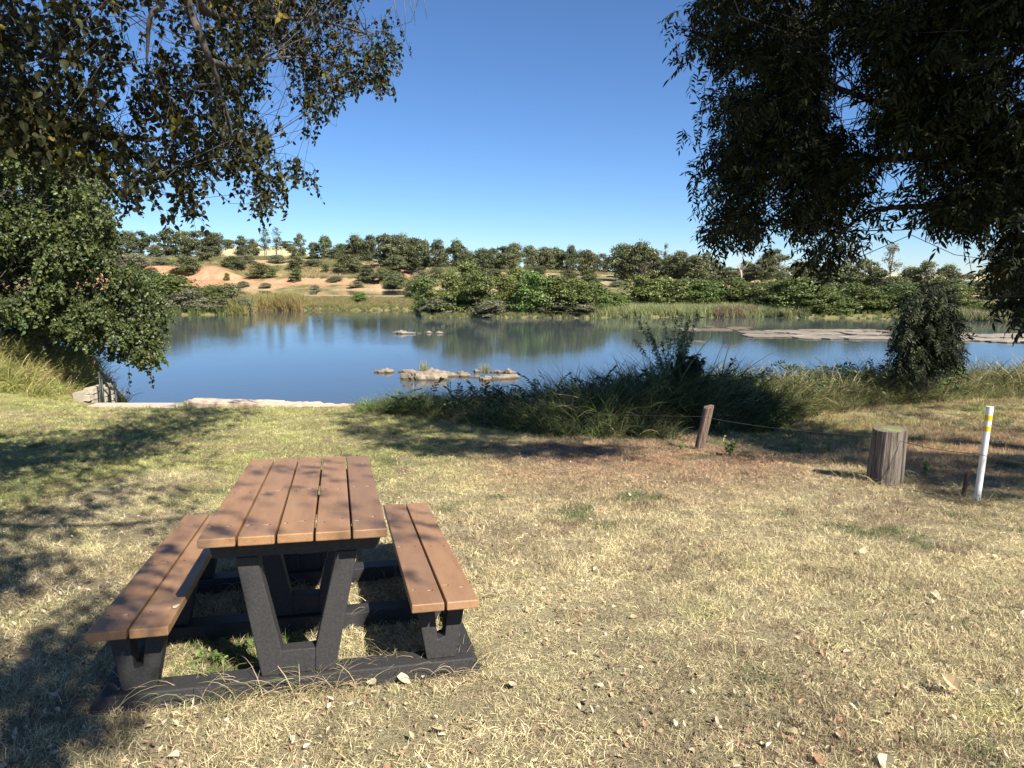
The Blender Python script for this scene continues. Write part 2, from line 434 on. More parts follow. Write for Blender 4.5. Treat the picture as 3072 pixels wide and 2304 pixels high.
cl_ = np.clip(cl_ + .85*(1-sstep(1060, 1180, U))*np.exp(-((YY-181)/7)**2)*sstep(.36, .52, n2) + .8*np.exp(-((U-1760)/70)**2)*np.exp(-((YY-104)/13)**2) + .5*sstep(.58, .66, fbm(XX*.05, YY*.05, 105))*sstep(170, 176, YY)*(1-sstep(215, 225, YY)), 0, 1)[..., None]
colr = colr*(1-cl_) + (clay*n3[..., None]*1.25 + clay2*(1-n3)[..., None]*.9)*(.8+.45*n2)[..., None]*cl_
fld = sstep(232, 250, YY)[..., None]; colr = colr*(1-fld) + pale*(.85+.3*n1)[..., None]*fld
V = np.stack([XX.ravel(), YY.ravel(), ZZ.ravel()], 1); ny, nx = XX.shape
i = np.arange(nx*ny).reshape(ny, nx); Q = np.stack([i[:-1, :-1], i[:-1, 1:], i[1:, 1:], i[1:, :-1]], -1).reshape(-1, 4)
fb = obj('far_bank', npmesh('far_bank', V, Q, True, colr.reshape(-1, 3)), vcolmat('far_bank_soil', 1.3, .35, .95, (.6, .5)))
tag(fb, 'far bank of red clay and dry brush beyond the river', None, None, 'structure')

# ---- river
m, n, b = newmat('river_water')
b.inputs['Base Color'].default_value = (.050, .064, .068, 1); b.inputs['Roughness'].default_value = .01; b.inputs['IOR'].default_value = 1.333
b.inputs['Specular IOR Level'].default_value = .5
tc = N(n, 'ShaderNodeTexCoord'); mp = N(n, 'ShaderNodeMapping'); mp.inputs['Scale'].default_value = (.55, 1.9, 1)
mp.inputs['Rotation'].default_value = (0, 0, .12)
n.links.new(tc.outputs['Object'], mp.inputs[0])
f1 = noise_tex(n, 2.6, 4, mp.outputs[0], .55)
f0 = noise_tex(n, .06, 3, tc.outputs['Object'], .5)           # calm and ruffled patches
mul = N(n, 'ShaderNodeMath', operation='MULTIPLY'); n.links.new(f1, mul.inputs[0]); n.links.new(ramp(n, f0, [(.35, .25), (.62, 1.0)]), mul.inputs[1])
bump(n, b, mul.outputs[0], .5, .011)
river = obj('river', npmesh('river', np.array([(-700, 5, 0), (700, 5, 0), (700, 420, 0), (-700, 420, 0)]), np.array([(0, 1, 2, 3)])), m, loc=(0, 0, ZW))
tag(river, 'calm river reflecting sky and far trees', None, None, 'structure')

# ================================================================== PICNIC TABLE
def plastic_lumber():
    m, n, b = newmat('brown_plastic_lumber'); v = objvec(n, (6, .8, 6)); f = noise_tex(n, 4, 6, v, .65)
    g = noise_tex(n, 220, 3, objvec(n), .6); st = noise_tex(n, 3.1, 4, objvec(n), .6)
    c = ramp(n, f, [(.25, (.225, .118, .054)), (.75, (.325, .184, .088))])
    c = mixrgb(n, c, ramp(n, g, [(.3, .8), (.7, 1.15)]), 1.0, 'MULTIPLY')
    c = mixrgb(n, c, (.27, .18, .125), ramp(n, st, [(.45, 0.0), (.72, .6)]))
    sc_ = noise_tex(n, 5, 5, objvec(n, (60, 2.2, 60)), .75); c = mixrgb(n, c, (.42, .28, .19), ramp(n, sc_, [(.60, 0.0), (.70, .5)]))
    dk = noise_tex(n, 26, 4, objvec(n, (1, 1, 1)), .7); c = mixrgb(n, c, (.10, .06, .04), ramp(n, dk, [(.63, 0.0), (.72, .55)]))
    oi = N(n, 'ShaderNodeObjectInfo'); c = mixrgb(n, c, ramp(n, oi.outputs['Random'], [(0, (.84, .84, .86)), (1, (1.12, 1.10, 1.06))]), 1.0, 'MULTIPLY')
    n.links.new(c, b.inputs['Base Color']); b.inputs['Roughness'].default_value = .5
    n.links.new(ramp(n, st, [(.3, .42), (.7, .62)]), b.inputs['Roughness'])
    bump(n, b, g, .18, .002); return m
plank_mat = plastic_lumber()
frame_mat = plainmat('dark_grey_plastic_frame', (.036, .035, .035), .62, 90, .28, 0, (.35, .004), spec=.22)
screw_mat = plainmat('screw_hole', (.07, .045, .035), .8, 40, .3)
chip_mat = plainmat('screw_chip', (.40, .28, .20), .8, 40, .2)
TR = Matrix(((0.9704968811962272, -0.24106358820727586, 0.004914267903657635), (0.23974898677485756, 0.9669689001570464, 0.086553853002054), (-0.02561692660771713, -0.08282205364336799, 0.9962350528371655)))
TO = Vector((-0.87686645, 2.72967719, -1.03961003 + CAMZ))
table = empty('picnic_table')
table.matrix_world = Matrix.Translation(TO + TR @ Vector((0, .9, -.735))) @ TR.to_4x4()
tag(table, 'brown plank picnic table with two benches on a dark plastic frame', 'picnic table')
tz = .735; ty = .9                                     # local origin: centre of the base on the ground
def tpart(name, me, mat, parent=table): return obj(name, me, mat, parent)
FR = [(.135, .225), (.79, .88), (1.50, 1.59)]            # the three frames, y from the front edge
disc = MB(); disc.tube([(0, 0, 0), (0, 0, .0012)], [.0042, .0042], 8); disc = disc.mesh('screw'); disc.materials.append(screw_mat)
chip = MB(); chip.tube([(0, 0, 0), (0, 0, .0007)], [.0085, .0055], 7); chip = chip.mesh('screw_chip'); chip.materials.append(chip_mat)
def board(name, xc, ztop, jit):
    me = box_mesh(name, xc-.07, xc+.07, -ty+jit, 1.83-ty+jit*.5, ztop-.038, ztop, .005, 2)
    o = tpart(name, me, plank_mat)
    for y0, y1 in FR:
        for dx in (-.038, .036):
            x = xc+dx+random.uniform(-.006, .006); y = (y0+y1)/2-ty+random.uniform(-.03, .03)
            s = obj('screw', disc, None, o, (x, y, ztop+.0002))
            if random.random() < .7:
                k = obj('scuff', chip, None, o, (x-random.uniform(.008, .02), y+random.uniform(-.006, .006), ztop+.0002), None, (random.uniform(.8, 2.0), random.uniform(.4, .8), 1))
    return o
for k in range(5): board('plank', (k-2)*.149, tz, random.uniform(-.004, .004))
for s in (-1, 1):
    gap = .113 if s < 0 else .100
    for k in range(2): board('seat_plank', s*(.368+gap+.07+k*.15), tz-.339, random.uniform(-.004, .004))
for k, (y0, y1) in enumerate(FR):
    a, b_ = y0-ty, y1-ty
    tpart('base_beam', prism_mesh('base_beam', [(-.80, .0), (.785, .0), (.785, .055), (.755, .088), (-.77, .088), (-.80, .055)], a-.028, b_+.012, .006), frame_mat)
    tpart('cross_beam', prism_mesh('cross_beam', [(-.36, tz-.0385), (.36, tz-.0385), (.335, tz-.125), (-.335, tz-.125)], a+.004, b_-.004, .004), frame_mat)
    tpart('leg_foot', box_mesh('leg_foot', -.075, .075, a+.006, b_-.006, .0885, .192, .004), frame_mat)
    for s in (-1, 1):
        p = [(s*.152, .089), (s*.066, .089), (s*.068, .19), (s*.163, tz-.1255), (s*.248, tz-.1255)]
        tpart('leg', prism_mesh('leg', p if s > 0 else p[::-1], a, b_, .005), frame_mat)
        xc = s*(.368+(.113 if s < 0 else .100)+.145); zt = tz-.339-.0385
        q = [(-.065, .0885), (.065, .0885), (.112, zt), (.034, zt), (.016, .188), (-.016, .178), (-.034, zt), (-.112, zt)]
        tpart('bench_leg', prism_mesh('bench_leg', [(xc+x, z) for x, z in q], a, b_, .005), frame_mat)
for s, x in ((-1, -.80), (1, .785)):
    for (y0, y1), (y2, y3) in zip(FR, FR[1:]):
        tpart('side_beam', box_mesh('side_beam', min(x, x-s*.075), max(x, x-s*.075), y1-ty+.013, y2-ty-.029, .004, .07, .005), frame_mat)
def table_to_world(x, y, z): return TO + TR @ Vector((x, y, z))

# ================================================================== POSTS AND WIRE
old_wood = woodmat('weathered_grey_wood', (.045, .034, .026), (.27, .225, .18), (22, 22, 1.1), .02)
red_wood = woodmat('weathered_brown_post', (.05, .028, .02), (.27, .185, .14), (22, 22, 1.3), .015)
white_pvc = plainmat('white_painted_pipe', (.74, .73, .69), .45, 14, .14)
yellow_tape = plainmat('yellow_reflective_tape', (.78, .46, .02), .35, 60, .08)
rust = plainmat('rusty_steel', (.11, .06, .04), .85, 40, .4)
wire_mat = plainmat('dull_steel_wire', (.16, .15, .14), .5, 30, .3, .7)
def post_mesh(name, h, r0, r1, lean, sides, rings, groove, seed, flat=.0, square=0.):
    r = np.random.default_rng(seed); g = np.zeros(sides)
    for k in range(sides): g[k] = 1 - groove*abs(r.normal())*.6
    cr = r.choice(sides, max(2, sides//7), replace=False); g[cr] -= groove*2.2
    V = []; Q = []; T = []
    for j in range(rings):
        f = j/(rings-1); z = -.12 + (h+.12)*f; rr = r0+(r1-r0)*f + .05*r0*max(0, .15-f)/.15
        for k in range(sides):
            t = 2*math.pi*k/sides
            sq = 1/max(abs(math.cos(t)), abs(math.sin(t))); rad = rr*((1-square)+square*sq*.86)
            rad *= g[k]*(1+.012*math.sin(3*t+f*2)) ; zz = z + (flat*math.cos(t-.6) if j == rings-1 else 0)
            V.append((rad*math.cos(t)+lean[0]*f*h, rad*math.sin(t)+lean[1]*f*h, zz))
    for j in range(rings-1):
        for k in range(sides): Q.append((j*sides+k, j*sides+(k+1) % sides, (j+1)*sides+(k+1) % sides, (j+1)*sides+k))
    c0 = len(V); V.append((lean[0]*h, lean[1]*h, h+.004)); m_ = (rings-1)*sides
    ring2 = len(V)
    for k in range(sides):
        p = np.array(V[m_+k]); V.append(tuple(np.array(V[c0])+(p-np.array(V[c0]))*.55+np.array([0, 0, r.uniform(-.004, .005)])))
    for k in range(sides):
        k2 = (k+1) % sides; Q.append((m_+k, m_+k2, ring2+k2, ring2+k)); T.append((ring2+k, ring2+k2, c0))
    return npmesh(name, np.array(V), [np.array(Q), np.array(T)], False)
p = on_plane(2652, 1448); sx, sy = p[0], p[1]; szz = zat(sx, sy)
stump = empty('wooden_stump', (sx, sy, szz)); tag(stump, 'thick weathered timber stump post with cracked sides, wire tied round it', 'stump')
obj('trunk_section', post_mesh('trunk_section', .58, .182, .166, (.03, 0), 84, 9, .045, 4, .008), old_wood, stump)
tag(stump.children[0], 'dark cracked sides of the stump')
mb = MB(); mb.tube([(.034, 0, .578), (.034, 0, .588)], [.140, .10], 20); obj('moss_patch', mb.mesh('moss_patch'), plainmat('moss', (.16, .17, .07), .95, 30, .5, 0, (.8, .01)), stump)
p = on_plane(2092, 1352); bx, by = p[0], p[1]; bz = zat(bx, by)
post = empty('wooden_post', (bx, by, bz)); tag(post, 'thin leaning reddish fence post before the tall shaded grass', 'post')
obj('shaft', post_mesh('shaft', .60, .07, .072, (.22, 0), 18, 6, .09, 9, .02, .35), red_wood, post)
p = on_plane(2930, 1505); wx, wy = p[0], p[1]; wz = zat(wx, wy)
pipe = empty('marker_post', (wx, wy, wz)); tag(pipe, 'slim white marker post with two yellow bands at the right', 'marker post')
LE = np.array([.035, 0, 1.0]); LE /= np.linalg.norm(LE)
def pseg(a, b_, r): 
    mb = MB(); mb.tube([LE*a, LE*b_], [r, r], 36); return mb.mesh('seg', False)
PH = .905
def shade_flat_caps(me):
    return me
obj('pipe', pseg(-.15, PH, .0285), white_pvc, pipe)
obj('cap', pseg(PH-.055, PH+.004, .0297), white_pvc, pipe)
obj('yellow_band', pseg(PH-.125, PH-.075, .0295), yellow_tape, pipe)
obj('yellow_band', pseg(PH-.225, PH-.18, .0295), yellow_tape, pipe)
kx, ky = on_plane(2893, 1492)[:2]; kz = zat(kx, ky)
stake = MB()
for q in ([(-.018, -.003), (.018, -.003), (.018, .003), (-.018, .003)], [(-.003, .0032), (.003, .0032), (.003, .03), (-.003, .03)]):
    stake.add([(x, y, z+0) for z in (-.12, .235) for x, y in q], [(0, 1, 5, 4), (1, 2, 6, 5), (2, 3, 7, 6), (3, 0, 4, 7), (4, 5, 6, 7)])
tag(obj('metal_stake', stake.mesh('metal_stake'), rust, None, (kx, ky, kz), (.03, .06, .5)), 'short rusty metal stake beside the white marker post', 'stake')
def sag(a, b_, s, n=10):
    return [np.array(a)+(np.array(b_)-np.array(a))*t + np.array([0, 0, -4*s*t*(1-t)]) for t in np.linspace(0, 1, n)]
w0 = at(1480, 1222, 12.6); w1 = at(2108, 1250, by-.07); w2 = at(2616, 1307, sy-.02); w3 = at(2700, 1323, sy-.165); w4 = at(2932, 1362, wy-.03); w5 = at(3300, 1420, 5.6)
wp = sag(w0, w1, .03) + sag(w1, w2, .04)[1:] + [] + sag(w3, w4, .02) + sag(w4, w5, .02)[1:]
mb = MB(); mb.tube(wp, .0030, 5); mb.tube([w4+np.array([-.035, -.002, .004]), w4+np.array([0, -.004, -.012]), w4+np.array([.034, .006, 0])], .004, 5)
tag(obj('fence_wire', mb.mesh('fence_wire', True), wire_mat), 'thin steel wire strung low between the fence posts', 'wire')

# ================================================================== LANDING, WALL, RAILINGS
limestone = plainmat('limestone', (.40, .35, .27), .9, 14, .28, 0, (.8, .03))
slabmat = plainmat('pale_sandstone_edging', (.42, .33, .25), .9, 9, .18, 0, (.5, .02))
concrete = plainmat('concrete_landing', (.44, .37, .30), .9, 20, .12, 0, (.3, .01))
railmat = plainmat('dark_painted_rail', (.018, .026, .024), .5, 20, .3)
def rock_mesh(name, sx_, sy_, sz_, seed, sub=3, rough=.28, flatten=.0, freq=1.6):
    bm = bmesh.new(); bmesh.ops.create_icosphere(bm, subdivisions=sub, radius=1)
    r = np.random.default_rng(seed); o = r.uniform(0, 50, 3)
    for v in bm.verts:
        c = np.array(v.co)
        d = 1 + rough*(float(fbm(np.array([c[0]*freq+o[0]+c[2]*.7]), np.array([c[1]*freq+o[1]-c[2]*.6]), seed % 50)[0])-.5)*2
        c = c*d; 
        if flatten and c[2] > flatten: c[2] = flatten+(c[2]-flatten)*.25
        zq = round(c[2]*4+.8*math.sin(c[0]*3+o[0]))/4; c[2] = c[2]*.45+zq*.55 if freq > 2 else c[2]
        v.co = (c[0]*sx_, c[1]*sy_, c[2]*sz_)
    me = bpy.data.meshes.new(name); bm.to_mesh(me); bm.free()
    return me
def slab_mesh(name, L, W, H, seed, seg=14, wob=.06):
    """a split stone slab: irregular outline, flat uneven top, rough sides"""
    r = np.random.default_rng(seed); n = seg*2+6
    P = []
    for k in range(n):
        t = 2*math.pi*k/n; c, s = math.cos(t), math.sin(t); e = 6
        rad = 1/((abs(c)**e+abs(s)**e)**(1/e)); P.append((c*rad*L/2*(1+wob*r.normal()*.4), s*rad*W/2*(1+wob*r.normal())))
    V = []; 
    for z, f in ((-H, 1.0), (-H*.5, 1.02), (-.03, 1.0), (0, .95)):
        for x, y in P: V.append((x*f+r.normal()*.006, y*f+r.normal()*.006, z+r.normal()*.008))
    for x, y in P: V.append((x*.5, y*.5, r.normal()*.008))
    V.append((0, 0, 0)); Q = []; T = []
    for j in range(4):
        for k in range(n): Q.append((j*n+k, j*n+(k+1) % n, (j+1)*n+(k+1) % n, (j+1)*n+k))
    for k in range(n): T.append((4*n+k, 4*n+(k+1) % n, 5*n))
    return npmesh(name, np.array(V), [np.array(Q), np.array(T)], False)
zl = zat(-7.9, 14.7)
tag(obj('concrete_landing', box_mesh('concrete_landing', -.98, .98, -.27, .27, -.6, .025, .008), concrete, None, (-7.95, 14.72, zl)), 'pale flat concrete landing at the head of the river steps', 'landing')
lab = ['longest pale stone slab edging the lawn, beside a grass tuft', 'middle low stone slab on the lawn edge above water', 'thin stone slab sunk in the lawn edge next to the bright grass clump']
for k, (u0, u1, dz, W) in enumerate([(565, 855, .10, .5), (845, 965, .05, .45), (958, 1075, .015, .4)]):
    y = 14.85; x0 = ray(u0, 1220)[0]*y; x1 = ray(u1, 1220)[0]*y; xc = (x0+x1)/2
    s = obj('edging_stone', slab_mesh('edging_stone', x1-x0, W, .5, 30+k), slabmat, None, (xc, y+.02, zat(xc, 14.7)+dz), (0, .035 if k == 0 else .02, random.uniform(-.03, .03)))
    tag(s, lab[k], 'stone', 'stones edging the lawn')
wall = empty('retaining_wall', (-9.12, 14.55, -1.9)); tag(wall, 'rough limestone block wall beside the river steps', 'wall')
core = box_mesh('core', -.28, -.07, .36, 1.42, -.9, .92, 0); obj('core', core, plainmat('wall_mortar', (.33, .29, .23), .95, 20, .2), wall)
bms = [box_mesh('block', -.115, .115, -.10, .10, -.062, .062, .012, 2) for _ in range(6)]
for q, me in enumerate(bms):
    r = np.random.default_rng(60+q)
    for v in me.vertices: v.co += Vector(r.normal(0, .0055, 3))
    me.materials.append(limestone)
for row in range(15):
    z = -.80 + row*.133; y = .50 + (.12 if row % 2 else 0)
    while y < 1.35:
        top_ = 1.10 - .12*abs(y-.95)
        if z < top_ - .05:
            obj('block', random.choice(bms), None, wall, (-.04+random.uniform(-.008, .008), y, z), (random.choice((0, math.pi)), 0, math.pi/2+random.uniform(-.03, .03)), (random.uniform(.95, 1.03), 1, random.uniform(.95, 1.02)))
        y += .238
steps = empty('river_steps', (-7.95, 15.0, -1.35)); tag(steps, 'concrete steps going down into the water below the landing', 'steps')
for k in range(5):
    obj('step', box_mesh('step', -1.0, 1.0, k*.34, k*.34+.345, -1.6, -.17*(k+1)+.03, .006), concrete, steps)
def railing(lab, pts, posts):
    r = empty('railing', tuple(pts[0])); o = np.array(pts[0]); tag(r, lab, 'railing', 'railings at the river steps')
    mb = MB(); mb.tube([np.array(p)-o for p in pts], .024, 10); obj('handrail', mb.mesh('handrail', True), railmat, r)
    for (x, y, z0, z1) in posts:
        mb = MB(); mb.tube([np.array((x, y, z0))-o, np.array((x, y, z1))-o], .022, 10); obj('post', mb.mesh('post', True), railmat, r)
a0 = at(293, 1117, 15.06); a1 = at(328, 1164, 15.50); a2 = at(329, 1215, 15.50)
railing('taller dark handrail against the limestone wall at the steps', [a0, a0+(a1-a0)*.5, a1, np.array([a1[0], a1[1], -2.2])], [(a0[0]+.01, a0[1]+.02, -1.6, a0[2]-.02), (at(303, 1120, 15.2)[0], 15.2, -1.7, -.72)])
b0 = at(346, 1172, 15.2); b1 = at(380, 1216, 15.75)
railing('shorter dark handrail over the water, right of the taller one', [b0, b0+(b1-b0)*.5, b1, b1+(b1-b0)*.6], [(b0[0], b0[1], -1.8, b0[2]), ((b1+(b1-b0)*.5)[0], (b1+(b1-b0)*.5)[1], -2.5, (b1+(b1-b0)*.5)[2])])

# ================================================================== ROCKS IN THE RIVER
rockmat = plainmat('river_rock', (.24, .195, .145), .9, 2.2, .5, 0, (.9, .06))
barmat = plainmat('pale_bar_rock', (.26, .225, .185), .9, .9, .4, 0, (.8, .06))
def wetline(m):
    n = m.node_tree; b = n.nodes['Principled BSDF']; src = b.inputs['Base Color'].links[0].from_socket
    g = N(n, 'ShaderNodeNewGeometry'); sp_ = N(n, 'ShaderNodeSeparateXYZ'); n.links.new(g.outputs['Position'], sp_.inputs[0])
    mr = N(n, 'ShaderNodeMapRange'); mr.inputs[1].default_value = ZW+.02; mr.inputs[2].default_value = ZW+.09; n.links.new(sp_.outputs[2], mr.inputs[0])
    n.links.new(mixrgb(n, (.075, .055, .03), src, mr.outputs[0]), b.inputs['Base Color'])
wetline(rockmat); wetline(barmat)
def rock(u0, u1, vb, hpx, lab, seed, depth=.6, mat=rockmat, grp='rocks in mid river', fl=.25, dy=0):
    c = at_water((u0+u1)/2, vb); Y = c[1]; wd = (u1-u0)/F*Y; h = hpx/F*Y*1.55
    me = rock_mesh('rock', wd/2*1.04, max(wd*depth/2, .15), h*1.25, seed, 4, .42, fl, 2.6)
    o = obj('river_rock', me, mat, None, (c[0], Y+wd*depth/2+dy, ZW-.02), (0, 0, random.uniform(-.2, .2))); tag(o, lab, 'rock', grp); return o
rock(1118, 1178, 1119, 13, 'small pale rock alone at the left end of the rock islet', 1, .5)
rock(1194, 1221, 1117, 10, 'little round rock between the lone rock and the big slab', 2, .7)
rock(1199, 1338, 1141, 22, 'largest smooth grey rock at the front of the islet', 3, .45, fl=.5)
rock(1228, 1262, 1121, 10, 'low tan rock behind the left of the big smooth slab', 4, .6)
rock(1265, 1335, 1124, 17, 'mossy lumpy rock under the left grass tuft', 5, .5)
rock(1322, 1372, 1131, 15, 'blocky tan rock touching the right of the smooth slab', 6, .5)
rock(1350, 1412, 1131, 12, 'layered tan rock in the middle of the islet', 7, .4)
rock(1370, 1410, 1124, 12, 'flat topped rock behind the layered middle rock', 8, .5)
rock(1405, 1440, 1133, 8, 'low yellowish rock left of the right grass tuft', 9, .5)
rock(1420, 1452, 1117, 10, 'reddish rock at the back, left of the right grass tuft', 10, .6)
rock(1438, 1474, 1142, 17, 'rounded speckled rock before the right grass tuft', 11, .6)
rock(1462, 1556, 1138, 16, 'broad sloping rock at the right end of the islet', 12, .35)
rock(1466, 1500, 1118, 9, 'thin flat rock behind the broad sloping rock', 13, .5)
rock(1490, 1522, 1119, 8, 'dark capped rock at the back right of the islet', 14, .5)
rock(1515, 1548, 1122, 15, 'tall tilted rock at the far right back of the islet', 15, .6)
rock(1182, 1244, 1002, 10, 'long jagged rock far out in the water, leftmost of its row', 16, .35, barmat, 'rocks far out in the river')
rock(1251, 1262, 1001, 4, 'tiniest rock in the far row of rocks', 17, .7, barmat, 'rocks far out in the river')
rock(1274, 1295, 1000, 7, 'round pale rock in the far row, second from right', 18, .7, barmat, 'rocks far out in the river')
rock(1305, 1332, 1001, 7, 'rightmost round rock of the far row in the water', 19, .6, barmat, 'rocks far out in the river')
def slab(u0, u1, v, dpx, h, lab, seed):
    c = at_water((u0+u1)/2, v); Y = c[1]; wd = (u1-u0)/F*Y; dep = max(at_water(u0, v-dpx)[1]-Y, .5)
    me = slab_mesh('rock_slab', wd, dep, .35, seed, 12, .10)
    o = obj('rock_slab', me, barmat, None, (c[0], Y+dep/2, ZW+h*.38), (random.uniform(-.01, .01), random.uniform(-.008, .008), random.uniform(-.05, .05)))
    tag(o, lab, 'rock slab', 'flat rock bars across the river')
bars = [(1915, 1942, 994, 3, .04), (2015, 2050, 988, 3, .05), (2046, 2112, 993, 8, .12), (2108, 2205, 993, 6, .10), (2120, 2152, 983, 4, .08), (2195, 2255, 990, 6, .10), (2190, 2262, 984, 3, .08), (2052, 2120, 1027, 4, .08),
 (2235, 2330, 1002, 8, .13), (2250, 2420, 1013, 9, .16), (2310, 2440, 999, 7, .16), (2400, 2560, 1018, 10, .18), (2390, 2540, 1006, 8, .18), (2420, 2600, 996, 7, .15), (2540, 2700, 1019, 9, .2), (2560, 2680, 1006, 9, .18), (2590, 2650, 995, 6, .14), (2660, 2740, 998, 6, .12),
 (2860, 2960, 1008, 8, .18), (2880, 2990, 1024, 11, .22), (2950, 3072, 1015, 9, .2), (2990, 3140, 1029, 10, .22), (3040, 3200, 1012, 9, .2), (2180, 2215, 1042, 2, .03), (2520, 2550, 1030, 2, .03), (2860, 2880, 1036, 3, .05)]
order = sorted(range(len(bars)), key=lambda k: (bars[k][0]+bars[k][1])/2)
ordn = ['first', 'second', 'third', 'fourth', 'fifth', 'sixth', 'seventh', 'eighth', 'ninth', 'tenth', 'eleventh', 'twelfth', 'thirteenth', '14th', '15th', '16th', '17th', '18th', '19th', '20th', '21st', '22nd', '23rd', '24th', '25th', '26th', '27th', '28th', '29th', '30th']
def nth(k): return ordn[k] if k < len(ordn) else '%dth' % (k+1)
for rank, k in enumerate(order):
    u0, u1, v, d, h = bars[k]
    size = 'tiny' if u1-u0 < 40 else 'short' if u1-u0 < 80 else 'long' if u1-u0 < 130 else 'very long'
    slab(u0, u1, v, d, h, '%s pale flat rock in the right river bars, %s from left' % (size, nth(rank)), 200+k)

# ================================================================== FAR TREES AND SHRUBS
def crown_mesh(name, seed, nleaf, nl, leafsz, z0=.2, prof='round', open_=.0, colvar=.3):
    """unit tree: height 1, width about 1; leaves on and inside many lobes"""
    r = np.random.default_rng(seed); lobes = []
    while len(lobes) < nl:
        a_ = r.uniform(0, 6.28); z = r.uniform(-1, 1); q_ = math.sqrt(r.uniform())*(math.sqrt(1-max(z, 0)**2) if z > 0 else 1-.25*z*z)
        if prof == 'tall': q_ *= .8
        p = (q_*math.cos(a_), q_*math.sin(a_), z)
        if prof == 'round': sc_ = (.38, .38, (1-z0)*.45)
        elif prof == 'bush': sc_ = (.40, .36, .46); 
        else: sc_ = (.30, .30, (1-z0)*.42)
        zc = {'round': z0+(1-z0)*.5, 'bush': .46}.get(prof, z0+(1-z0)*.5)
        q = np.array([p[0]*sc_[0], p[1]*sc_[1], zc+z*sc_[2]])
        if prof == 'bush' and q[2] < .08: q[2] = .08+r.uniform(0, .1)
        lobes.append((q, r.uniform(.07, .20)))
    V = []; cl = []; per = nleaf//nl
    for q, rad in lobes:
        lc = 1 + colvar*r.uniform(-1, 1)
        d = r.normal(size=(per, 3)); d /= np.linalg.norm(d, axis=1)[:, None]
        d[:, 2] = np.where(d[:, 2] < -.3, -d[:, 2]*.6, d[:, 2])
        rr = rad*np.clip(1+r.normal(0, .22, per), .2, 1.6)
        c = q + d*rr[:, None]*np.array([1, 1, .8])
        nrm = d + r.normal(0, .55, (per, 3)); nrm /= np.linalg.norm(nrm, axis=1)[:, None]
        t = np.cross(nrm, r.normal(size=(per, 3))); t /= np.linalg.norm(t, axis=1)[:, None]; bb = np.cross(nrm, t)
        s = leafsz*r.uniform(.5, 1.3, per)[:, None]
        V.append(np.stack([c-t*s, c+bb*s*.5, c+t*s, c-bb*s*.5], 1).reshape(-1, 3))
        k = (lc*r.uniform(.75, 1.25, per))
        cc = np.stack([k*r.uniform(.9, 1.15, per), k, k*r.uniform(.8, 1.1, per)], 1)
        cl.append(np.repeat(cc, 4, 0))
    V = np.concatenate(V); V[:, 2] = np.maximum(V[:, 2], .01); n_ = len(V)//4
    return npmesh(name, V, np.arange(n_*4).reshape(-1, 4), False, np.concatenate(cl)), lobes
def trunk_mesh(name, seed, lobes, stems=1, r0=.03, fork=.28):
    r = np.random.default_rng(seed); mb = MB(); base = []
    for s in range(stems):
        a = r.uniform(0, 6.28); b_ = np.array([.03*math.cos(a), .03*math.sin(a), 0])*(stems > 1)
        top_ = b_ + np.array([r.uniform(-.07, .07), r.uniform(-.07, .07), fork*r.uniform(.8, 1.2)])
        mb.tube([b_-np.array([0, 0, .06]), b_*1.3+(top_-b_)*.5+r.normal(0, .01, 3), top_], [r0, r0*.8, r0*.62], 6); base.append(top_)
    for q, rad in lobes:
        b_ = base[r.integers(len(base))]; mid = (b_+q)/2 + np.array([0, 0, -.03]) + r.normal(0, .02, 3)
        mb.tube([b_, mid, q], [r0*.5, r0*.32, r0*.12], 4)
    return mb.mesh(name, True)
leaf_far = leafmat('grey_green_foliage', (.092, .108, .046), 'GEOMETRY', .12, .22)
leaf_wil = leafmat('willow_foliage', (.105, .142, .042), 'GEOMETRY', .2, .18)
leaf_grey = leafmat('silvery_shrub_foliage', (.175, .185, .115), 'GEOMETRY', .15, .15)
leaf_brt = leafmat('bright_green_foliage', (.12, .185, .052), 'GEOMETRY', .2, .12)
bark_far = barkmat('far_bark', (.09, .075, .06), (.22, .19, .16)); bark_pale = barkmat('pale_dead_bark', (.30, .27, .24), (.5, .46, .42))
TM = []; WM = []; BM_ = []
for s in range(8):
    c, l = crown_mesh('crown', 300+s, 6400, 30+s*3, .029, .02, 'round'); TM.append((c, trunk_mesh('trunk', 320+s, l, 1+s % 3, .024, .2)))
for s in range(4):
    c, l = crown_mesh('crown', 340+s, 9000, 54, .027, .05, 'bush'); WM.append((c, trunk_mesh('stems', 350+s, l[:12], 5, .014, .3)))
for s in range(3):
    c, l = crown_mesh('crown', 360+s, 900, 20, .028, .2, 'tall'); BM_.append((c, trunk_mesh('trunk', 370+s, l, 2, .022, .35)))
_cm = {}
def withmat(me, mat):
    k = (me.name, mat.name)
    if k not in _cm:
        m2 = me.copy(); m2.materials.clear(); m2.materials.append(mat); _cm[k] = m2
    return _cm[k]
def find_Y(u, vb, lo, hi):
    Ys = np.linspace(lo, hi, 120); a, b_ = ray(u, vb); z = fz(a*Ys, Ys); target = CAMZ + b_*Ys
    d = np.abs(z-target)/Ys
    d = d + 1e-4*(z < ZW+.05)*50
    return float(Ys[np.argmin(d)])
def far_plant(name, u, wpx, vt, vb, Y, kind, mat, label, cat, group):
    if name == 'willow_bush': wpx *= 1.32; vt -= 6
    a = ray(u, vb)[0]; x = a*Y; z = far_z(x, Y); zt = at(u, vt, Y)[2]; h = max(zt-z, .5)*1.05; wd = wpx/F*Y*1.12
    root = empty(name, (x, Y, z-.03), random.uniform(0, 6.28)); root.scale = (wd, wd, h); root.rotation_euler = (random.gauss(0, .07), random.gauss(0, .07), root.rotation_euler[2])
    tag(root, label, cat, group)
    me = random.choice(kind); bark = bark_far
    obj('trunk', withmat(me[1], bark), None, root)
    o = obj('crown', withmat(me[0], mat), None, root); o['kind'] = 'stuff'
    return root
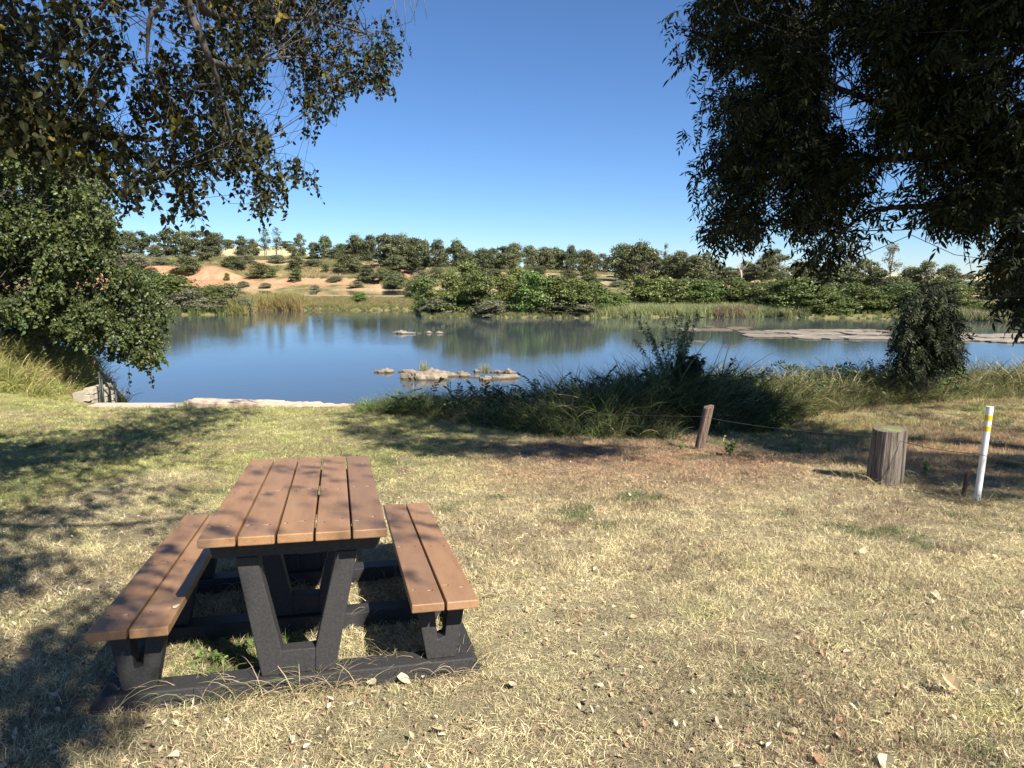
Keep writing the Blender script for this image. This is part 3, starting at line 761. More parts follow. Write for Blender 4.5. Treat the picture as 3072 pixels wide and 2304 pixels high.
c3 = lambda a, b_: (300+.45208*a, 650+.45208*b_)
c4 = lambda a, b_: (1150+.45208*a, 650+.45208*b_)
c5 = lambda a, b_: (2000+.48463*a, 650+.48463*b_)
ridge = []
for q in [(20, 150, 110, 265), (110, 150, 105, 260), (190, 130, 108, 262), (265, 130, 100, 262), (345, 140, 128, 277), (450, 160, 88, 268), (560, 190, 108, 272), (680, 180, 98, 240), (770, 150, 118, 255), (700, 140, 203, 306), (940, 110, 135, 242),
          (1015, 90, 160, 242), (1345, 95, 122, 275), (1285, 80, 198, 278), (1420, 100, 178, 282), (1490, 110, 138, 288), (1600, 110, 188, 275), (1700, 140, 138, 302), (1800, 120, 133, 302), (1900, 160, 128, 335), (2010, 160, 138, 305), (1640, 110, 200, 300), (1560, 90, 215, 290)]:
    u, vt = c3(q[0], q[2]); ridge.append((u, q[1]*.452, vt, c3(0, q[3])[1], 195, 228, 'f'))
for q in [(70, 160, 130, 345), (200, 160, 155, 352), (280, 130, 168, 352), (370, 140, 173, 352), (490, 130, 173, 352), (560, 120, 238, 382), (650, 160, 223, 382), (720, 120, 218, 362), (800, 150, 203, 367), (865, 130, 188, 367), (970, 130, 203, 362),
          (1080, 150, 213, 362), (1150, 130, 213, 372), (1235, 90, 203, 362), (1350, 190, 233, 392), (1470, 130, 253, 392), (1600, 220, 198, 432), (1720, 200, 193, 432), (1830, 180, 258, 422), (1950, 160, 238, 422), (2050, 180, 278, 442), (2150, 160, 248, 442), (950, 130, 330, 385), (1040, 120, 335, 390)]:
    u, vt = c4(q[0], q[2]); ridge.append((u, q[1]*.452, vt, c4(0, q[3])[1], 120, 205, 'f'))
for q in [(60, 190, 230, 400), (180, 190, 258, 420), (290, 160, 278, 410), (380, 160, 318, 412), (500, 150, 280, 410), (590, 140, 268, 412), (680, 180, 213, 402), (735, 130, 350, 412), (800, 150, 290, 420), (870, 170, 288, 470), (1000, 200, 308, 482),
          (1120, 170, 300, 480), (1230, 170, 268, 472), (1330, 220, 338, 482), (1510, 160, 328, 482), (1610, 190, 288, 482), (1740, 140, 308, 432), (1850, 170, 358, 502), (1950, 170, 398, 522), (2100, 220, 380, 520), (2230, 200, 380, 520), (1420, 180, 380, 490), (1690, 150, 390, 490)]:
    u, vt = c5(q[0], q[2]); ridge.append((u, q[1]*.485, vt, c5(0, q[3])[1], 88, 165, 'f'))
for u in np.arange(1010, 3100, 52):
    k_ = np.argmin([abs(q[0]-u) for q in ridge if q[0] > 900]); q_ = [q for q in ridge if q[0] > 900][k_]
    ridge.append((float(u)+random.uniform(-8, 8), random.uniform(58, 84), q_[2]+random.uniform(8, 20), q_[3]-6, q_[4], q_[5], 'b'))
ridge.sort()
def zone(u):
    return ('above the red clay bank' if u < 690 else 'on ridge right of bare-limbed trees' if u < 1120 else 'on ridge above left of willow island' if u < 1500
            else 'on ridge above right of willow island' if u < 1960 else 'behind right shore below hanging boughs' if u < 2560 else 'on far right shore behind bushes')
cnt = {}
for (u, wp_, vt, vb, lo, hi, _) in ridge:
    zn = zone(u); cnt[zn] = cnt.get(zn, 0)+1; h = vb-vt
    look = 'broad' if wp_ > h*1.02 else 'tall' if h > 85 else 'small' if h < 55 else 'rounded'
    far_plant('far_tree', u, wp_, vt, vb, find_Y(u, vb, lo, hi)+(9 if _ == 'b' else 0), TM, leaf_far, '%s grey-green tree %s, %s from left' % (look, zn, nth(cnt[zn]-1)), 'tree', 'trees along the far ridge')
# two trees with sparse bare limbs, two pale tall trees on the right, trees on the far hill
for (u, wp_, vt, vb, lo, hi, lab, mt) in [(797, 60, 686, 765, 200, 225, 'wispy half-bare tree on the ridge right of the red bank', leaf_far), (830, 52, 683, 765, 200, 225, 'tree with bare crooked limbs standing over the ridge', leaf_far),
        (2548, 66, 734, 845, 120, 150, 'wispy pale tall tree seen just under the hanging boughs', leaf_grey), (2672, 78, 737, 850, 120, 150, 'tallest pale-leaved tree on the right skyline', leaf_grey), (1993, 26, 736, 790, 170, 190, 'thin spindly tree poking above the ridge trees', leaf_far)]:
    far_plant('sparse_tree', u, wp_, vt, vb, find_Y(u, vb, lo, hi), BM_, mt, lab, 'tree', 'sparse trees on the skyline')
for (u, wp_, vt, vb, lab) in [(684, 44, 720, 742, 'distant low dark tree clump on the pale hill, left one'), (858, 56, 724, 744, 'distant low dark tree clump on the pale hill, right one'), (760, 40, 728, 744, 'distant little dark tree on the pale hill between the clumps')]:
    far_plant('hill_tree', u, wp_, vt, vb, 345, TM, leaf_far, lab, 'tree', 'trees on the distant hill')
# dead pale tree
dx, dy = ray(2222, 845)[0]*128, 128; dz = far_z(dx, dy); rt = empty('dead_tree', (dx, dy, dz)); tag(rt, 'leafless white-barked dead tree among the right bank trees', 'tree')
mb = MB(); r_ = np.random.default_rng(5); hh = 5.0
mb.tube([(0, 0, -.3), (.1, 0, hh*.3), (0, .1, hh*.5)], [.2, .16, .13], 6)
for k in range(9):
    b0_ = np.array([0, .1, hh*r_.uniform(.25, .5)]); d = np.array([r_.uniform(-1, 1), r_.uniform(-.6, .6), r_.uniform(.4, 1.3)]); d = d/np.linalg.norm(d)*r_.uniform(1.2, 2.6)
    mb.tube([b0_, b0_+d*.5+r_.normal(0, .1, 3), b0_+d], [.09, .06, .02], 5); mb.tube([b0_+d*.5, b0_+d*.5+r_.normal(0, .6, 3)+np.array([0, 0, .4])], [.04, .012], 4)
obj('trunk', mb.mesh('trunk', True), bark_pale, rt)
# shrubs on the slope
shr = [(c3, 560, 180, 263, 382, 'f'), (c3, 890, 160, 268, 342, 'f'), (c3, 230, 230, 248, 335, 'g'), (c3, 1050, 155, 313, 412, 'f'), (c3, 1300, 110, 268, 350, 'f'), (c3, 1295, 90, 345, 432, 'w'), (c3, 1490, 60, 320, 377, 'f'), (c3, 1140, 80, 345, 407, 'w'), (c3, 840, 44, 375, 422, 'w'),
       (c3, 1650, 175, 258, 378, 'f'), (c3, 1770, 140, 328, 432, 'f'), (c3, 1970, 140, 268, 375, 'f'), (c3, 1870, 120, 348, 432, 'f'), (c3, 1965, 130, 383, 485, 'f'), (c3, 2065, 95, 438, 545, 'f'), (c3, 1725, 115, 503, 567, 'b'), (c3, 1430, 80, 455, 502, 'g'), (c3, 1180, 130, 255, 310, 'g'),
       (c3, 980, 130, 255, 320, 'g'), (c3, 420, 120, 270, 320, 'g'), (c3, 1420, 120, 285, 330, 'g'), (c3, 1560, 110, 395, 430, 'g'), (c3, 1700, 120, 430, 470, 'g'), (c3, 950, 90, 430, 470, 'g'), (c3, 1100, 90, 440, 475, 'g'), (c3, 340, 110, 340, 395, 'f'),
       (c4, 95, 125, 263, 378, 'f'), (c4, 350, 100, 340, 415, 'f'), (c4, 90, 140, 370, 470, 'f'), (c4, 60, 100, 395, 460, 'b'), (c4, 190, 110, 430, 550, 'f'), (c4, 1380, 130, 380, 450, 'f'), (c4, 1230, 130, 355, 410, 'f'), (c4, 1560, 120, 425, 470, 'g'), (c4, 250, 110, 360, 420, 'g'), (c4, 740, 140, 350, 400, 'f')]
mats = {'f': leaf_far, 'g': leaf_grey, 'w': leaf_wil, 'b': leaf_brt}; nm = {'f': 'dark grey-green', 'g': 'pale straggly', 'w': 'yellow-green', 'b': 'fresh green'}
shr = sorted([(cf(a, 0)[0], wq*.452, cf(0, t)[1], cf(0, b_)[1], k) for cf, a, wq, t, b_, k in shr]); cnt = {}
for (u, wq, vt, vb, k) in shr:
    zn = 'on far slope left of willow island' if u < 1150 else 'on slope close behind willow island' if u < 1500 else 'on bank behind right of willow island'
    kk = (zn, k); cnt[kk] = cnt.get(kk, 0)+1; size = 'low' if vb-vt < 30 else 'tall' if vb-vt > 48 else 'rounded'
    far_plant('bank_shrub', u, wq, vt, vb, find_Y(u, vb, 76, 222), WM, mats[k], '%s %s shrub %s, %s such from left' % (size, nm[k], zn, nth(cnt[kk]-1)), 'shrub', 'shrubs on the far bank')
# willows by the water
wil = [(c3, 480, 300, 410, 640, 'w'), (c3, 380, 220, 395, 640, 'w'), (c3, 600, 180, 500, 652, 'g'), (c3, 500, 180, 545, 658, 'g'), (c3, 760, 190, 475, 645, 'w'), (c3, 690, 130, 555, 652, 'g'), (c3, 860, 140, 468, 645, 'f'), (c3, 940, 120, 555, 655, 'g'), (c3, 840, 150, 560, 655, 'g'), (c3, 1000, 70, 590, 650, 'f'),
       (c4, 300, 180, 425, 645, 'w'), (c4, 420, 190, 400, 655, 'w'), (c4, 520, 200, 328, 640, 'w'), (c4, 640, 220, 395, 662, 'w'), (c4, 780, 200, 420, 665, 'w'), (c4, 900, 210, 365, 640, 'w'), (c4, 1010, 220, 392, 662, 'b'), (c4, 1120, 210, 415, 672, 'w'), (c4, 1260, 230, 440, 672, 'w'), (c4, 1400, 200, 465, 658, 'w'), (c4, 1520, 170, 520, 645, 'w'),
       (c4, 380, 170, 560, 660, 'g'), (c4, 700, 190, 575, 668, 'g'), (c4, 1150, 200, 580, 676, 'g'), (c4, 1320, 190, 585, 674, 'g'),
       (c4, 1690, 210, 420, 615, 'w'), (c4, 1830, 220, 425, 622, 'w'), (c4, 1980, 230, 435, 622, 'w'), (c4, 2120, 210, 445, 622, 'w'), (c5, 270, 170, 415, 565, 'w'), (c5, 420, 190, 398, 572, 'w'), (c5, 550, 160, 425, 575, 'f'), (c5, 670, 200, 415, 595, 'w'), (c5, 800, 250, 395, 635, 'w'),
       (c5, 930, 200, 440, 642, 'w'), (c5, 1050, 190, 505, 652, 'w'), (c5, 1170, 210, 435, 652, 'w'), (c5, 1290, 190, 475, 645, 'w'), (c5, 1410, 210, 440, 645, 'w'), (c5, 1530, 180, 475, 645, 'w'), (c5, 1650, 190, 470, 645, 'w'), (c5, 1780, 170, 435, 652, 'w'), (c5, 1890, 160, 530, 655, 'w'), (c5, 2010, 170, 560, 662, 'w'), (c5, 2130, 180, 535, 645, 'w'), (c5, 2240, 180, 535, 645, 'w')]
wil = sorted([(cf(a, 0)[0], wq*(.452 if cf is not c5 else .485), cf(0, t)[1], cf(0, b_)[1], k) for cf, a, wq, t, b_, k in wil]); cnt = {}
for (u, wq, vt, vb, k) in wil:
    zn = 'at the water left of the reeds' if u < 800 else 'on the willow island in mid river' if u < 1860 else 'on right far shore left of rock bars' if u < 2330 else 'on right far shore behind rock bars'
    kk = (zn, k); cnt[kk] = cnt.get(kk, 0)+1; Ysh = np.interp(u, SH_U, SH_Y)
    Y = float(np.clip(find_Y(u, vb, Ysh+.6, Ysh+16), Ysh+.8, Ysh+16)) + (1.5 if k != 'g' else 0) + random.uniform(0, 2.0)
    far_plant('willow_bush', u, wq*1.05, vt, vb, Y, WM, mats[k], '%s %s bush %s, %s such from left' % ('low' if vb-vt < 60 else 'big', nm[k], zn, nth(cnt[kk]-1)), 'bush', 'bushes along the far water edge')

# ---- reeds and sedge on the far shore, dry grass on the slope
reed_mat = leafmat('reed_blades', (1, 1, 1), 'INSTANCER', .2, .12, .6, .2)
reedP = proto_collection('reed', [blades_mesh('reed_%d' % k, 46, .45, (.6, 1.25), .05, (0, .45), 2, .5, 400+k) for k in range(4)], reed_mat)
P = []; S = []; T = []
def far_strip(n, u0, u1, d0, d1, hs, col, var=.25):
    u = rng.uniform(u0, u1, n); Y = np.interp(u, SH_U, SH_Y) + rng.uniform(d0, d1, n); x = (u-1536)/F*Y/1.0
    z = fz(x, Y); k = z > ZW-.12
    x, Y, z = x[k], Y[k], z[k]; m_ = len(x)
    P.append(np.stack([x, Y, z-.03], 1)); s = rng.uniform(hs[0], hs[1], m_); S.append(np.stack([s*.9, s*.9, s], 1))
    T.append(np.array(col)*rng.uniform(1-var, 1+var, m_)[:, None]*np.array([1, 1, 1]))
far_strip(700, 700, 905, .2, 7, (.8, 1.5), (.26, .24, .085)); far_strip(250, 745, 900, -.2, 1.2, (.8, 1.3), (.38, .27, .12))
far_strip(2200, 880, 1265, .3, 26, (.22, .42), (.25, .22, .095)); far_strip(300, 880, 1265, -.1, 1.5, (.22, .45), (.24, .25, .09))
far_strip(1100, 1250, 1800, -.2, 3, (.2, .42), (.20, .21, .10)); far_strip(2600, 1780, 2420, .1, 9, (.4, .85), (.27, .30, .13))
far_strip(500, 2300, 3100, 0, 4, (.25, .5), (.24, .27, .10)); far_strip(900, 2850, 3200, -.2, 6, (.5, .9), (.30, .31, .15)); far_strip(500, 440, 760, 0, 9, (.6, 1.0), (.17, .21, .07))
far_strip(250, 2140, 2260, .1, 3, (.5, .8), (.27, .19, .13))
P = np.concatenate(P); S = np.concatenate(S); T = np.concatenate(T)
tag(scatter('shore_reeds', P, np.stack([rng.normal(0, .08, len(P)), rng.normal(0, .08, len(P)), rng.uniform(0, 6.28, len(P))], 1), S, T, reedP), 'reeds and sedge lining the far shore', 'reeds')
# dry brush on the ridge slope
n_ = 17000; Y = rng.uniform(173, 228, n_); u = rng.uniform(380, 2100, n_); x = (u-1536)/F*Y; z = fz(x, Y)
k = (z > ZW+.15) & (fbm(x*.09, Y*.09, 130) > .36) & ((u > 1150) | (Y > 197) | ((Y > 187) & (u > 690))); x, Y, z = x[k], Y[k], z[k]; n_ = len(x)
mixk = (fbm(x*.12, Y*.12, 131) > .5)[:, None]
T = np.where(mixk, np.array([.40, .33, .17]), np.array([.24, .245, .105]))*rng.uniform(.75, 1.25, n_)[:, None]
s = rng.uniform(.5, 1.2, n_); tag(scatter('dry_brush', np.stack([x, Y, z-.05], 1), np.stack([np.zeros(n_), np.zeros(n_), rng.uniform(0, 6.28, n_)], 1), np.stack([s*1.3, s*1.3, s*.8], 1), T, reedP), 'dry grass and low brush on the far slope', 'brush')
# two grass tufts on the islet
islet_mat = leafmat('islet_grass', (.30, .29, .14), 'GEOMETRY', .2, .1)
for (u, v, h, lab) in [(1270, 1122, .50, 'thin grass tuft growing on the left of the rock islet'), (1456, 1128, .48, 'dry grass tuft growing on the right of the rock islet')]:
    c = at_water(u, v+4); me = blades_mesh('tuft', 130, .20, (h*.5, h*1.1), .012, (0, .35), 3, .35, int(u)); o = obj('islet_grass_tuft', me, islet_mat, None, (c[0], c[1]+.35, ZW+.1)); tag(o, lab, 'grass tuft', 'grass tufts on the islet')

# ================================================================== NEAR GRASS
grass_mat = leafmat('grass_blades', (1, 1, 1), 'INSTANCER', .25, .12, .6, .2)
lawnP = proto_collection('lawn_tuft', [blades_mesh('lawn_tuft_%d' % k, 58, .075, (.014, .060), .0028, (.15, 1.45), 2, .6, 500+k, .55) for k in range(8)], grass_mat)
def view_mask(x, y, m=1.2): return np.abs(x) < .74*y+m
def lawn_pts(n, y0, y1):
    y = rng.uniform(y0, y1, n); x = rng.uniform(-1, 1, n)*(.74*y1+1.2); k = view_mask(x, y); x, y = x[k], y[k]
    ye = np.interp(x, YE_X, YE_Y); k = y < ye-.05
    k &= ~((x > -9.0) & (x < -6.95) & (y > 14.42)); k &= ~((x > -7.1) & (x < -3.2) & (y > 14.62))
    return x[k], y[k]
XS = []; YS = []; SC = []
for (y0, y1, dens, s) in [(1.5, 3, 560, .95), (3, 5, 430, 1.0), (5, 8, 260, 1.1), (8, 11, 170, 1.3), (11, 16, 110, 1.5), (16, 20, 40, 1.6)]:
    area = (y1-y0)*2*(.74*y1+1.2); x, y = lawn_pts(int(area*dens), y0, y1); XS.append(x); YS.append(y); SC.append(np.full(len(x), s))
x = np.concatenate(XS); y = np.concatenate(YS); s = np.concatenate(SC)
cov = fbm(x*1.1, y*1.1, 151); bare = fbm(x*.6+9, y*.6, 152)
redz = np.exp(-((y-9.2)/1.7)**2)*sstep(-1.5, .5, x)
keep = rng.uniform(0, 1, len(x)) < np.clip(.55+1.3*(cov-.25)-.5*redz*bare-.45*sstep(.50, .64, fbm(x*.8+3, y*.8, 152)), .62, 1)
inb = lambda X, Y: None
# nothing grows through the table's beams
Ti = np.array((TR.to_4x4()).inverted().to_3x3()); tl = (np.stack([x, y, gz(x, y)], 1)-np.array(TO)) @ Ti.T
beam = np.zeros(len(x), bool)
for a, b_ in FR: beam |= (np.abs(tl[:, 0]) < .80) & (tl[:, 1] > a+.02) & (tl[:, 1] < b_-.02)
keep &= ~beam; keep &= ~((np.hypot(x-sx, y-sy) < .19) | (np.hypot(x-wx, y-wy) < .03))
x, y, s, tl = x[keep], y[keep], s[keep], tl[keep]; n_ = len(x)
hz = (.34 + .90*fbm(x*.9, y*.9, 153))*rng.uniform(.5, 1.4, n_) ; tall = sstep(6.4, 8.2, y)*sstep(3.3, 4.6, x+.25*(8-y)); hz = hz*(1+.9*tall)
col = lawn_col(x, y)*rng.uniform(.55, 1.45, n_)[:, None]
under = (np.abs(tl[:, 0]+.32) < .3) & (tl[:, 1] > .2) & (tl[:, 1] < .75) & (rng.uniform(0, 1, n_) < .7)
col[under] = np.array([.15, .22, .06])*rng.uniform(.8, 1.3, under.sum())[:, None]; hz[under] *= 1.5
rust_t = tall*rng.uniform(0, 1, n_) > .45; col[rust_t] = np.array([.52, .40, .22])*rng.uniform(.8, 1.25, rust_t.sum())[:, None]
dead = (rng.uniform(0, 1, n_) < .06+.40*sstep(.48, .64, fbm(x*1.6+2, y*1.6, 158))) & ~rust_t; col[dead] = np.array([.33, .26, .165])*rng.uniform(.6, 1.4, dead.sum())[:, None]
gp = sstep(.68, .74, fbm(x*1.7+8, y*1.7+4, 159)) > rng.uniform(0, 1, n_); col[gp] = np.array([.17, .20, .09])*rng.uniform(.7, 1.4, gp.sum())[:, None]; hz[gp] *= 1.25
lg = scatter('lawn_grass', np.stack([x, y, gz(x, y)], 1), np.stack([rng.normal(0, .12, n_), rng.normal(0, .12, n_), rng.uniform(0, 6.28, n_)], 1), np.stack([s, s, s*hz], 1), col, lawnP)
tag(lg, 'short dry straw-coloured grass covering the lawn', 'grass')
lit = []
for k in range(5):
    lv, lq = leaf_shape(.022, .012, .3*k, .5-.3*k, 'ovate'); lit.append(npmesh('litter_%d' % k, lv+np.array([0, 0, .004]), lq, False, np.ones((len(lv), 3))))
litP = proto_collection('litter', lit, leafmat('litter_crumbs', (1, 1, 1), 'INSTANCER', .1, .2, .8, .1))
y = 1.6+10*rng.uniform(0, 1, 9000)**1.5; x = rng.uniform(-.8, .8, 9000)*y; kz_ = (fbm(x*.9, y*.9, 156) > .42); x, y = x[kz_], y[kz_]; n_ = len(x)
pal = np.array([[.50, .40, .25], [.32, .22, .14], [.17, .12, .085], [.58, .50, .36], [.36, .24, .15]])
tag(scatter('leaf_litter', np.stack([x, y, gz(x, y)+.012], 1), np.stack([rng.normal(0, .5, n_), rng.normal(0, .5, n_), rng.uniform(0, 6.28, n_)], 1), rng.uniform(.5, 1.5, n_), pal[rng.integers(0, 5, n_)], litP), 'crumbs of dead leaf strewn through the lawn', 'litter')
# long wiry stalks round the table base and posts
wiryP = proto_collection('wiry_tuft', [blades_mesh('wiry_%d' % k, 9, .05, (.10, .24), .0028, (.2, 1.2), 5, 1.3, 520+k, .3) for k in range(5)], grass_mat)
pts = []
for _ in range(150):
    t = random.random(); pts.append(table_to_world(random.uniform(-.83, .82), random.choice([.085, .09, .22, .24]) + random.uniform(-.05, .03), 0)[:2])
for _ in range(60): pts.append(table_to_world(random.gauss(-.1, .2), random.gauss(.06, .04), 0)[:2])
for _ in range(50): pts.append(table_to_world(random.uniform(-.6, .7), random.uniform(.75, 1.7), 0)[:2])
for _ in range(130):
    a = random.uniform(0, 6.28); c_ = random.choice([(sx, sy, .24), (sx, sy, .24), (wx, wy, .12), (bx, by, .13), (kx, ky, .1)]); pts.append((c_[0]+math.cos(a)*(c_[2]+abs(random.gauss(0, .12))), c_[1]+math.sin(a)*(c_[2]+abs(random.gauss(0, .1)))))
for _ in range(120): pts.append((random.uniform(3.6, 6.5), random.uniform(5.4, 8.2)))
pts = np.array(pts); n_ = len(pts)
T = np.where((rng.uniform(0, 1, n_) < .3)[:, None], np.array([.20, .24, .09]), np.array([.50, .42, .25]))*rng.uniform(.7, 1.2, n_)[:, None]
tag(scatter('wiry_grass', np.c_[pts, gz(pts[:, 0], pts[:, 1])], np.stack([np.zeros(n_), np.zeros(n_), rng.uniform(0, 6.28, n_)], 1), rng.uniform(.7, 1.3, n_), T, wiryP), 'long wiry stalks sprouting round the table base and posts', 'grass')
# tall bank grass
bankP = proto_collection('bank_tuft', [blades_mesh('bank_%d' % k, 22, .16, (.35, 1.15), .017, (.02, .7), 6, 1.0, 540+k, .5) for k in range(8)], grass_mat)
FX = [-3.4, -3, -1.7, -.2, 1, 2.2, 2.7, 3.4, 4.5, 6, 8, 13, 20]; FY = [14.2, 13.7, 12.5, 11.1, 10.3, 10.0, 10.2, 11.2, 12.6, 14.2, 15.4, 17.6, 20]
n_ = 5600; x = rng.uniform(-3.4, 17, n_); f = np.interp(x, FX, FY); e = np.interp(x, YE_X, YE_Y)+.9
y = f + (e-f)*rng.uniform(0, 1, n_)**.85; k = fbm(x*.8, y*.8, 160) > .30; x, y, f = x[k], y[k], f[k]; n_ = len(x)
hh = np.interp(x, [-3.4, -1.5, 0, 1.5, 3, 6, 17], [.34, .52, .64, .88, 1.0, .95, .95])*(.20+1.6*fbm(x*.9, y*.9, 161))*rng.uniform(.75, 1.25, n_)*np.clip(.45+(y-f)*.55, .45, 1)
T = np.array([.105, .140, .050])*rng.uniform(.3, 1.7, n_)[:, None]; k = rng.uniform(0, 1, n_) < np.interp(x, [-3, 6, 9], [.15, .22, .35]); T[k] = np.array([.36, .31, .16])*rng.uniform(.6, 1.2, k.sum())[:, None]
k = (x > 5.5) & ~k; T[k] *= np.array([1.5, 1.25, 1.3])
tag(scatter('bank_grass', np.stack([x, y, gz(x, y)-.02], 1), np.stack([rng.normal(0, .1, n_), rng.normal(0, .1, n_), rng.uniform(0, 6.28, n_)], 1), np.stack([hh, hh, hh], 1), T, bankP), 'tall rank grass along the shaded near river bank', 'grass')
# the left mound
n_ = 1500; x = rng.uniform(-15.5, -8.9, n_); y = rng.uniform(12.6, 19, n_); k = (y > 12.9+.75*(x+11.5)) & (y > 13.2) & ~((x > -9.5) & (y < 14.4)); x, y = x[k], y[k]; n_ = len(x)
T = np.array([.27, .30, .085])*rng.uniform(.7, 1.3, n_)[:, None]; k = rng.uniform(0, 1, n_) < .35; T[k] = np.array([.48, .40, .19])*rng.uniform(.7, 1.2, k.sum())[:, None]
hh = rng.uniform(.45, .85, n_)*sstep(-9.0, -10.2, x)*.9+.12
tag(scatter('mound_grass', np.stack([x, y, gz(x, y)-.02], 1), np.stack([rng.normal(0, .12, n_), rng.normal(0, .12, n_), rng.uniform(0, 6.28, n_)], 1), hh, T, bankP), 'tall yellow-green grass on the left mound', 'grass')
# bright clumps that stand alone on the lawn edge
clump_mat = leafmat('bright_clump', (.20, .29, .075), 'GEOMETRY', .25, .1)
for (u, v, Y, h, nb, lab) in [(1102, 1236, 13.9, .42, 120, 'bright green grass clump at the end of the stone edging'), (545, 1222, 14.5, .20, 60, 'small grass tuft between the landing and the long stone'), (1262, 1240, 13.2, .72, 160, 'tall sunlit grass clump at the left end of the bank'), (1180, 1240, 13.5, .46, 110, 'middle grass clump left of the tall sunlit one')]:
    xx = ray(u, v)[0]*Y; o = obj('grass_clump', blades_mesh('grass_clump', nb, .14, (h*.5, h*1.15), .010, (.05, .8), 5, .9, int(u)), clump_mat, None, (xx, Y, zat(xx, Y)-.01)); tag(o, lab, 'grass clump', 'grass clumps on the lawn edge')

# ================================================================== WEEDS AND SAPLINGS
weed_mat = leafmat('weed_leaf', (.15, .23, .055), 'GEOMETRY', .25, .1)
def weed(name, u, v, h, wd, nl, L, lab, seed, Y=None, mat=weed_mat, W=.45, cat='weed', stems=6, kind='ovate'):
    if Y is None: p = on_plane(u, v); x, y = p[0], p[1]
    else: x, y = ray(u, v)[0]*Y, Y
    z = zat(x, y); r = np.random.default_rng(seed); root = empty(name, (x, y, z)); tag(root, lab, cat)
    mb = MB(); V = []; Q = []; cl = []; k = 0; per = max(1, nl//stems)
    for s in range(stems):
        a = r.uniform(0, 6.28); t = np.array([math.cos(a)*wd*r.uniform(.2, 1), math.sin(a)*wd*r.uniform(.2, 1), h*r.uniform(.6, 1)])
        mid = t*np.array([.3, .3, .55]); mb.tube([(0, 0, -.02), mid, t], [h*.004+.0014, h*.003+.001, .0010], 4)
        for i in range(per):
            f = r.uniform(.15, 1.0)**(.6 if h > 1 else 1); p = mid*2*f*(1-f)+t*f*f + np.array([0, 0, 0]); lv, lq = leaf_shape(L*r.uniform(.6, 1.2), L*W*r.uniform(.8, 1.2), r.uniform(.1, .4), r.uniform(.1, .4), kind)
            rt = rotm((r.uniform(-.6, .6), r.uniform(-.5, .6), r.uniform(0, 6.28))); V.append(lv @ rt.T + p); Q.append(lq+k); k += len(lv); g = r.uniform(.7, 1.35); cl.append(np.full((len(lv), 3), g))
    obj('stem', mb.mesh('stem', True), bark_far, root); o = obj('leaves', npmesh('leaves', np.concatenate(V), np.concatenate(Q), False, np.concatenate(cl)), mat, root); o['kind'] = 'stuff'
    return root
weed('leafy_weed', 2190, 1366, .26, .11, 110, .055, 'sunlit leafy green weed right of the leaning post', 1)
weed('leafy_weed', 2400, 1322, .28, .13, 90, .05, 'pale green weed under the wire, halfway to the stump', 2)
weed('leafy_weed', 2775, 1432, .20, .06, 60, .045, 'small upright weed in shade right of the stump', 3)
weed('leafy_weed', 2485, 1318, .22, .07, 40, .05, 'thin dark weed under the wire left of the stump', 4)
weed('leafy_weed', 2290, 1320, .12, .08, 24, .05, 'low two-leaved weed in shade between leaning post and stump', 5)
weed('leafy_weed', 2045, 1352, .14, .10, 50, .035, 'low scrubby weed left of the leaning post foot', 6)
q = table_to_world(-.33, .52, -.735); wd_ = weed('leafy_weed', 640, 2000, .10, .16, 160, .03, 'green clover-like weed patch under the table by the left bench', 7); wd_.location = (q[0], q[1], zat(q[0], q[1]))
dark_leaf = leafmat('dark_sapling_leaf', (.05, .07, .03), 'GEOMETRY', .15, .1)
weed('bank_bush', 2065, 1190, 1.28, .40, 2600, .095, 'dark leafy bush standing over the shaded bank grass', 11, 12.9, dark_leaf, .4, 'bush', 26)
weed('bank_bush', 1400, 1240, .62, .14, 90, .07, 'dark broad-leaved weed rising from the bank before the islet', 12, 12.8, dark_leaf, .4, 'weed', 5)
weed('bank_bush', 1620, 1240, .62, .10, 70, .07, 'dark thin weed spike on the bank right of the islet', 13, 12.6, dark_leaf, .35, 'weed', 3)
weed('bank_bush', 2630, 1160, .95, .5, 260, .09, 'dark arching weed left of the small dark tree', 14, 16.5, dark_leaf, .3, 'weed', 9)
# feathery mesquite shoot
fe = leafmat('feathery_leaf', (.13, .19, .05), 'GEOMETRY', .25, .1)
weed('feathery_shrub', 2015, 1180, 2.0, .72, 4200, .08, 'feathery fine-leaved shoot arching left above the dark bush', 15, 13.1, fe, .20, 'shrub', 22, 'lance')

# ================================================================== BIG NEAR TREES
def orient_spray(P, out, hang, jit):
    """euler angles that point each spray's stalk outwards and down"""
    n_ = len(P); yaw = np.arctan2(out[:, 1], out[:, 0]) + rng.normal(0, jit, n_); pit = hang + rng.normal(0, .35, n_)
    return np.stack([rng.normal(0, .5, n_), pit, yaw], 1)
def clusters_to_points(Cn, per, rad):
    n_ = len(Cn); P = np.repeat(Cn, per, 0); O = rng.normal(0, 1, (n_*per, 3)); O *= (rad*rng.uniform(.3, 1.1, n_*per)/np.linalg.norm(O, axis=1))[:, None]
    O[:, 2] *= .85; return P+O, O
def limb(mb, pts, r0, r1, n=8):
    P = np.array(pts, float); m_ = len(P); fine = []
    for i in range(m_-1):
        p0 = P[max(i-1, 0)]; p1 = P[i]; p2 = P[i+1]; p3 = P[min(i+2, m_-1)]
        for t in np.linspace(0, 1, 6, endpoint=(i == m_-2)):
            fine.append(.5*((2*p1)+(-p0+p2)*t+(2*p0-5*p1+4*p2-p3)*t*t+(-p0+3*p1-3*p2+p3)*t**3))
    fine = np.array(fine); fine += rng.normal(0, r1*.35, fine.shape); mb.tube(fine, np.linspace(r0, r1, len(fine)), n); return fine
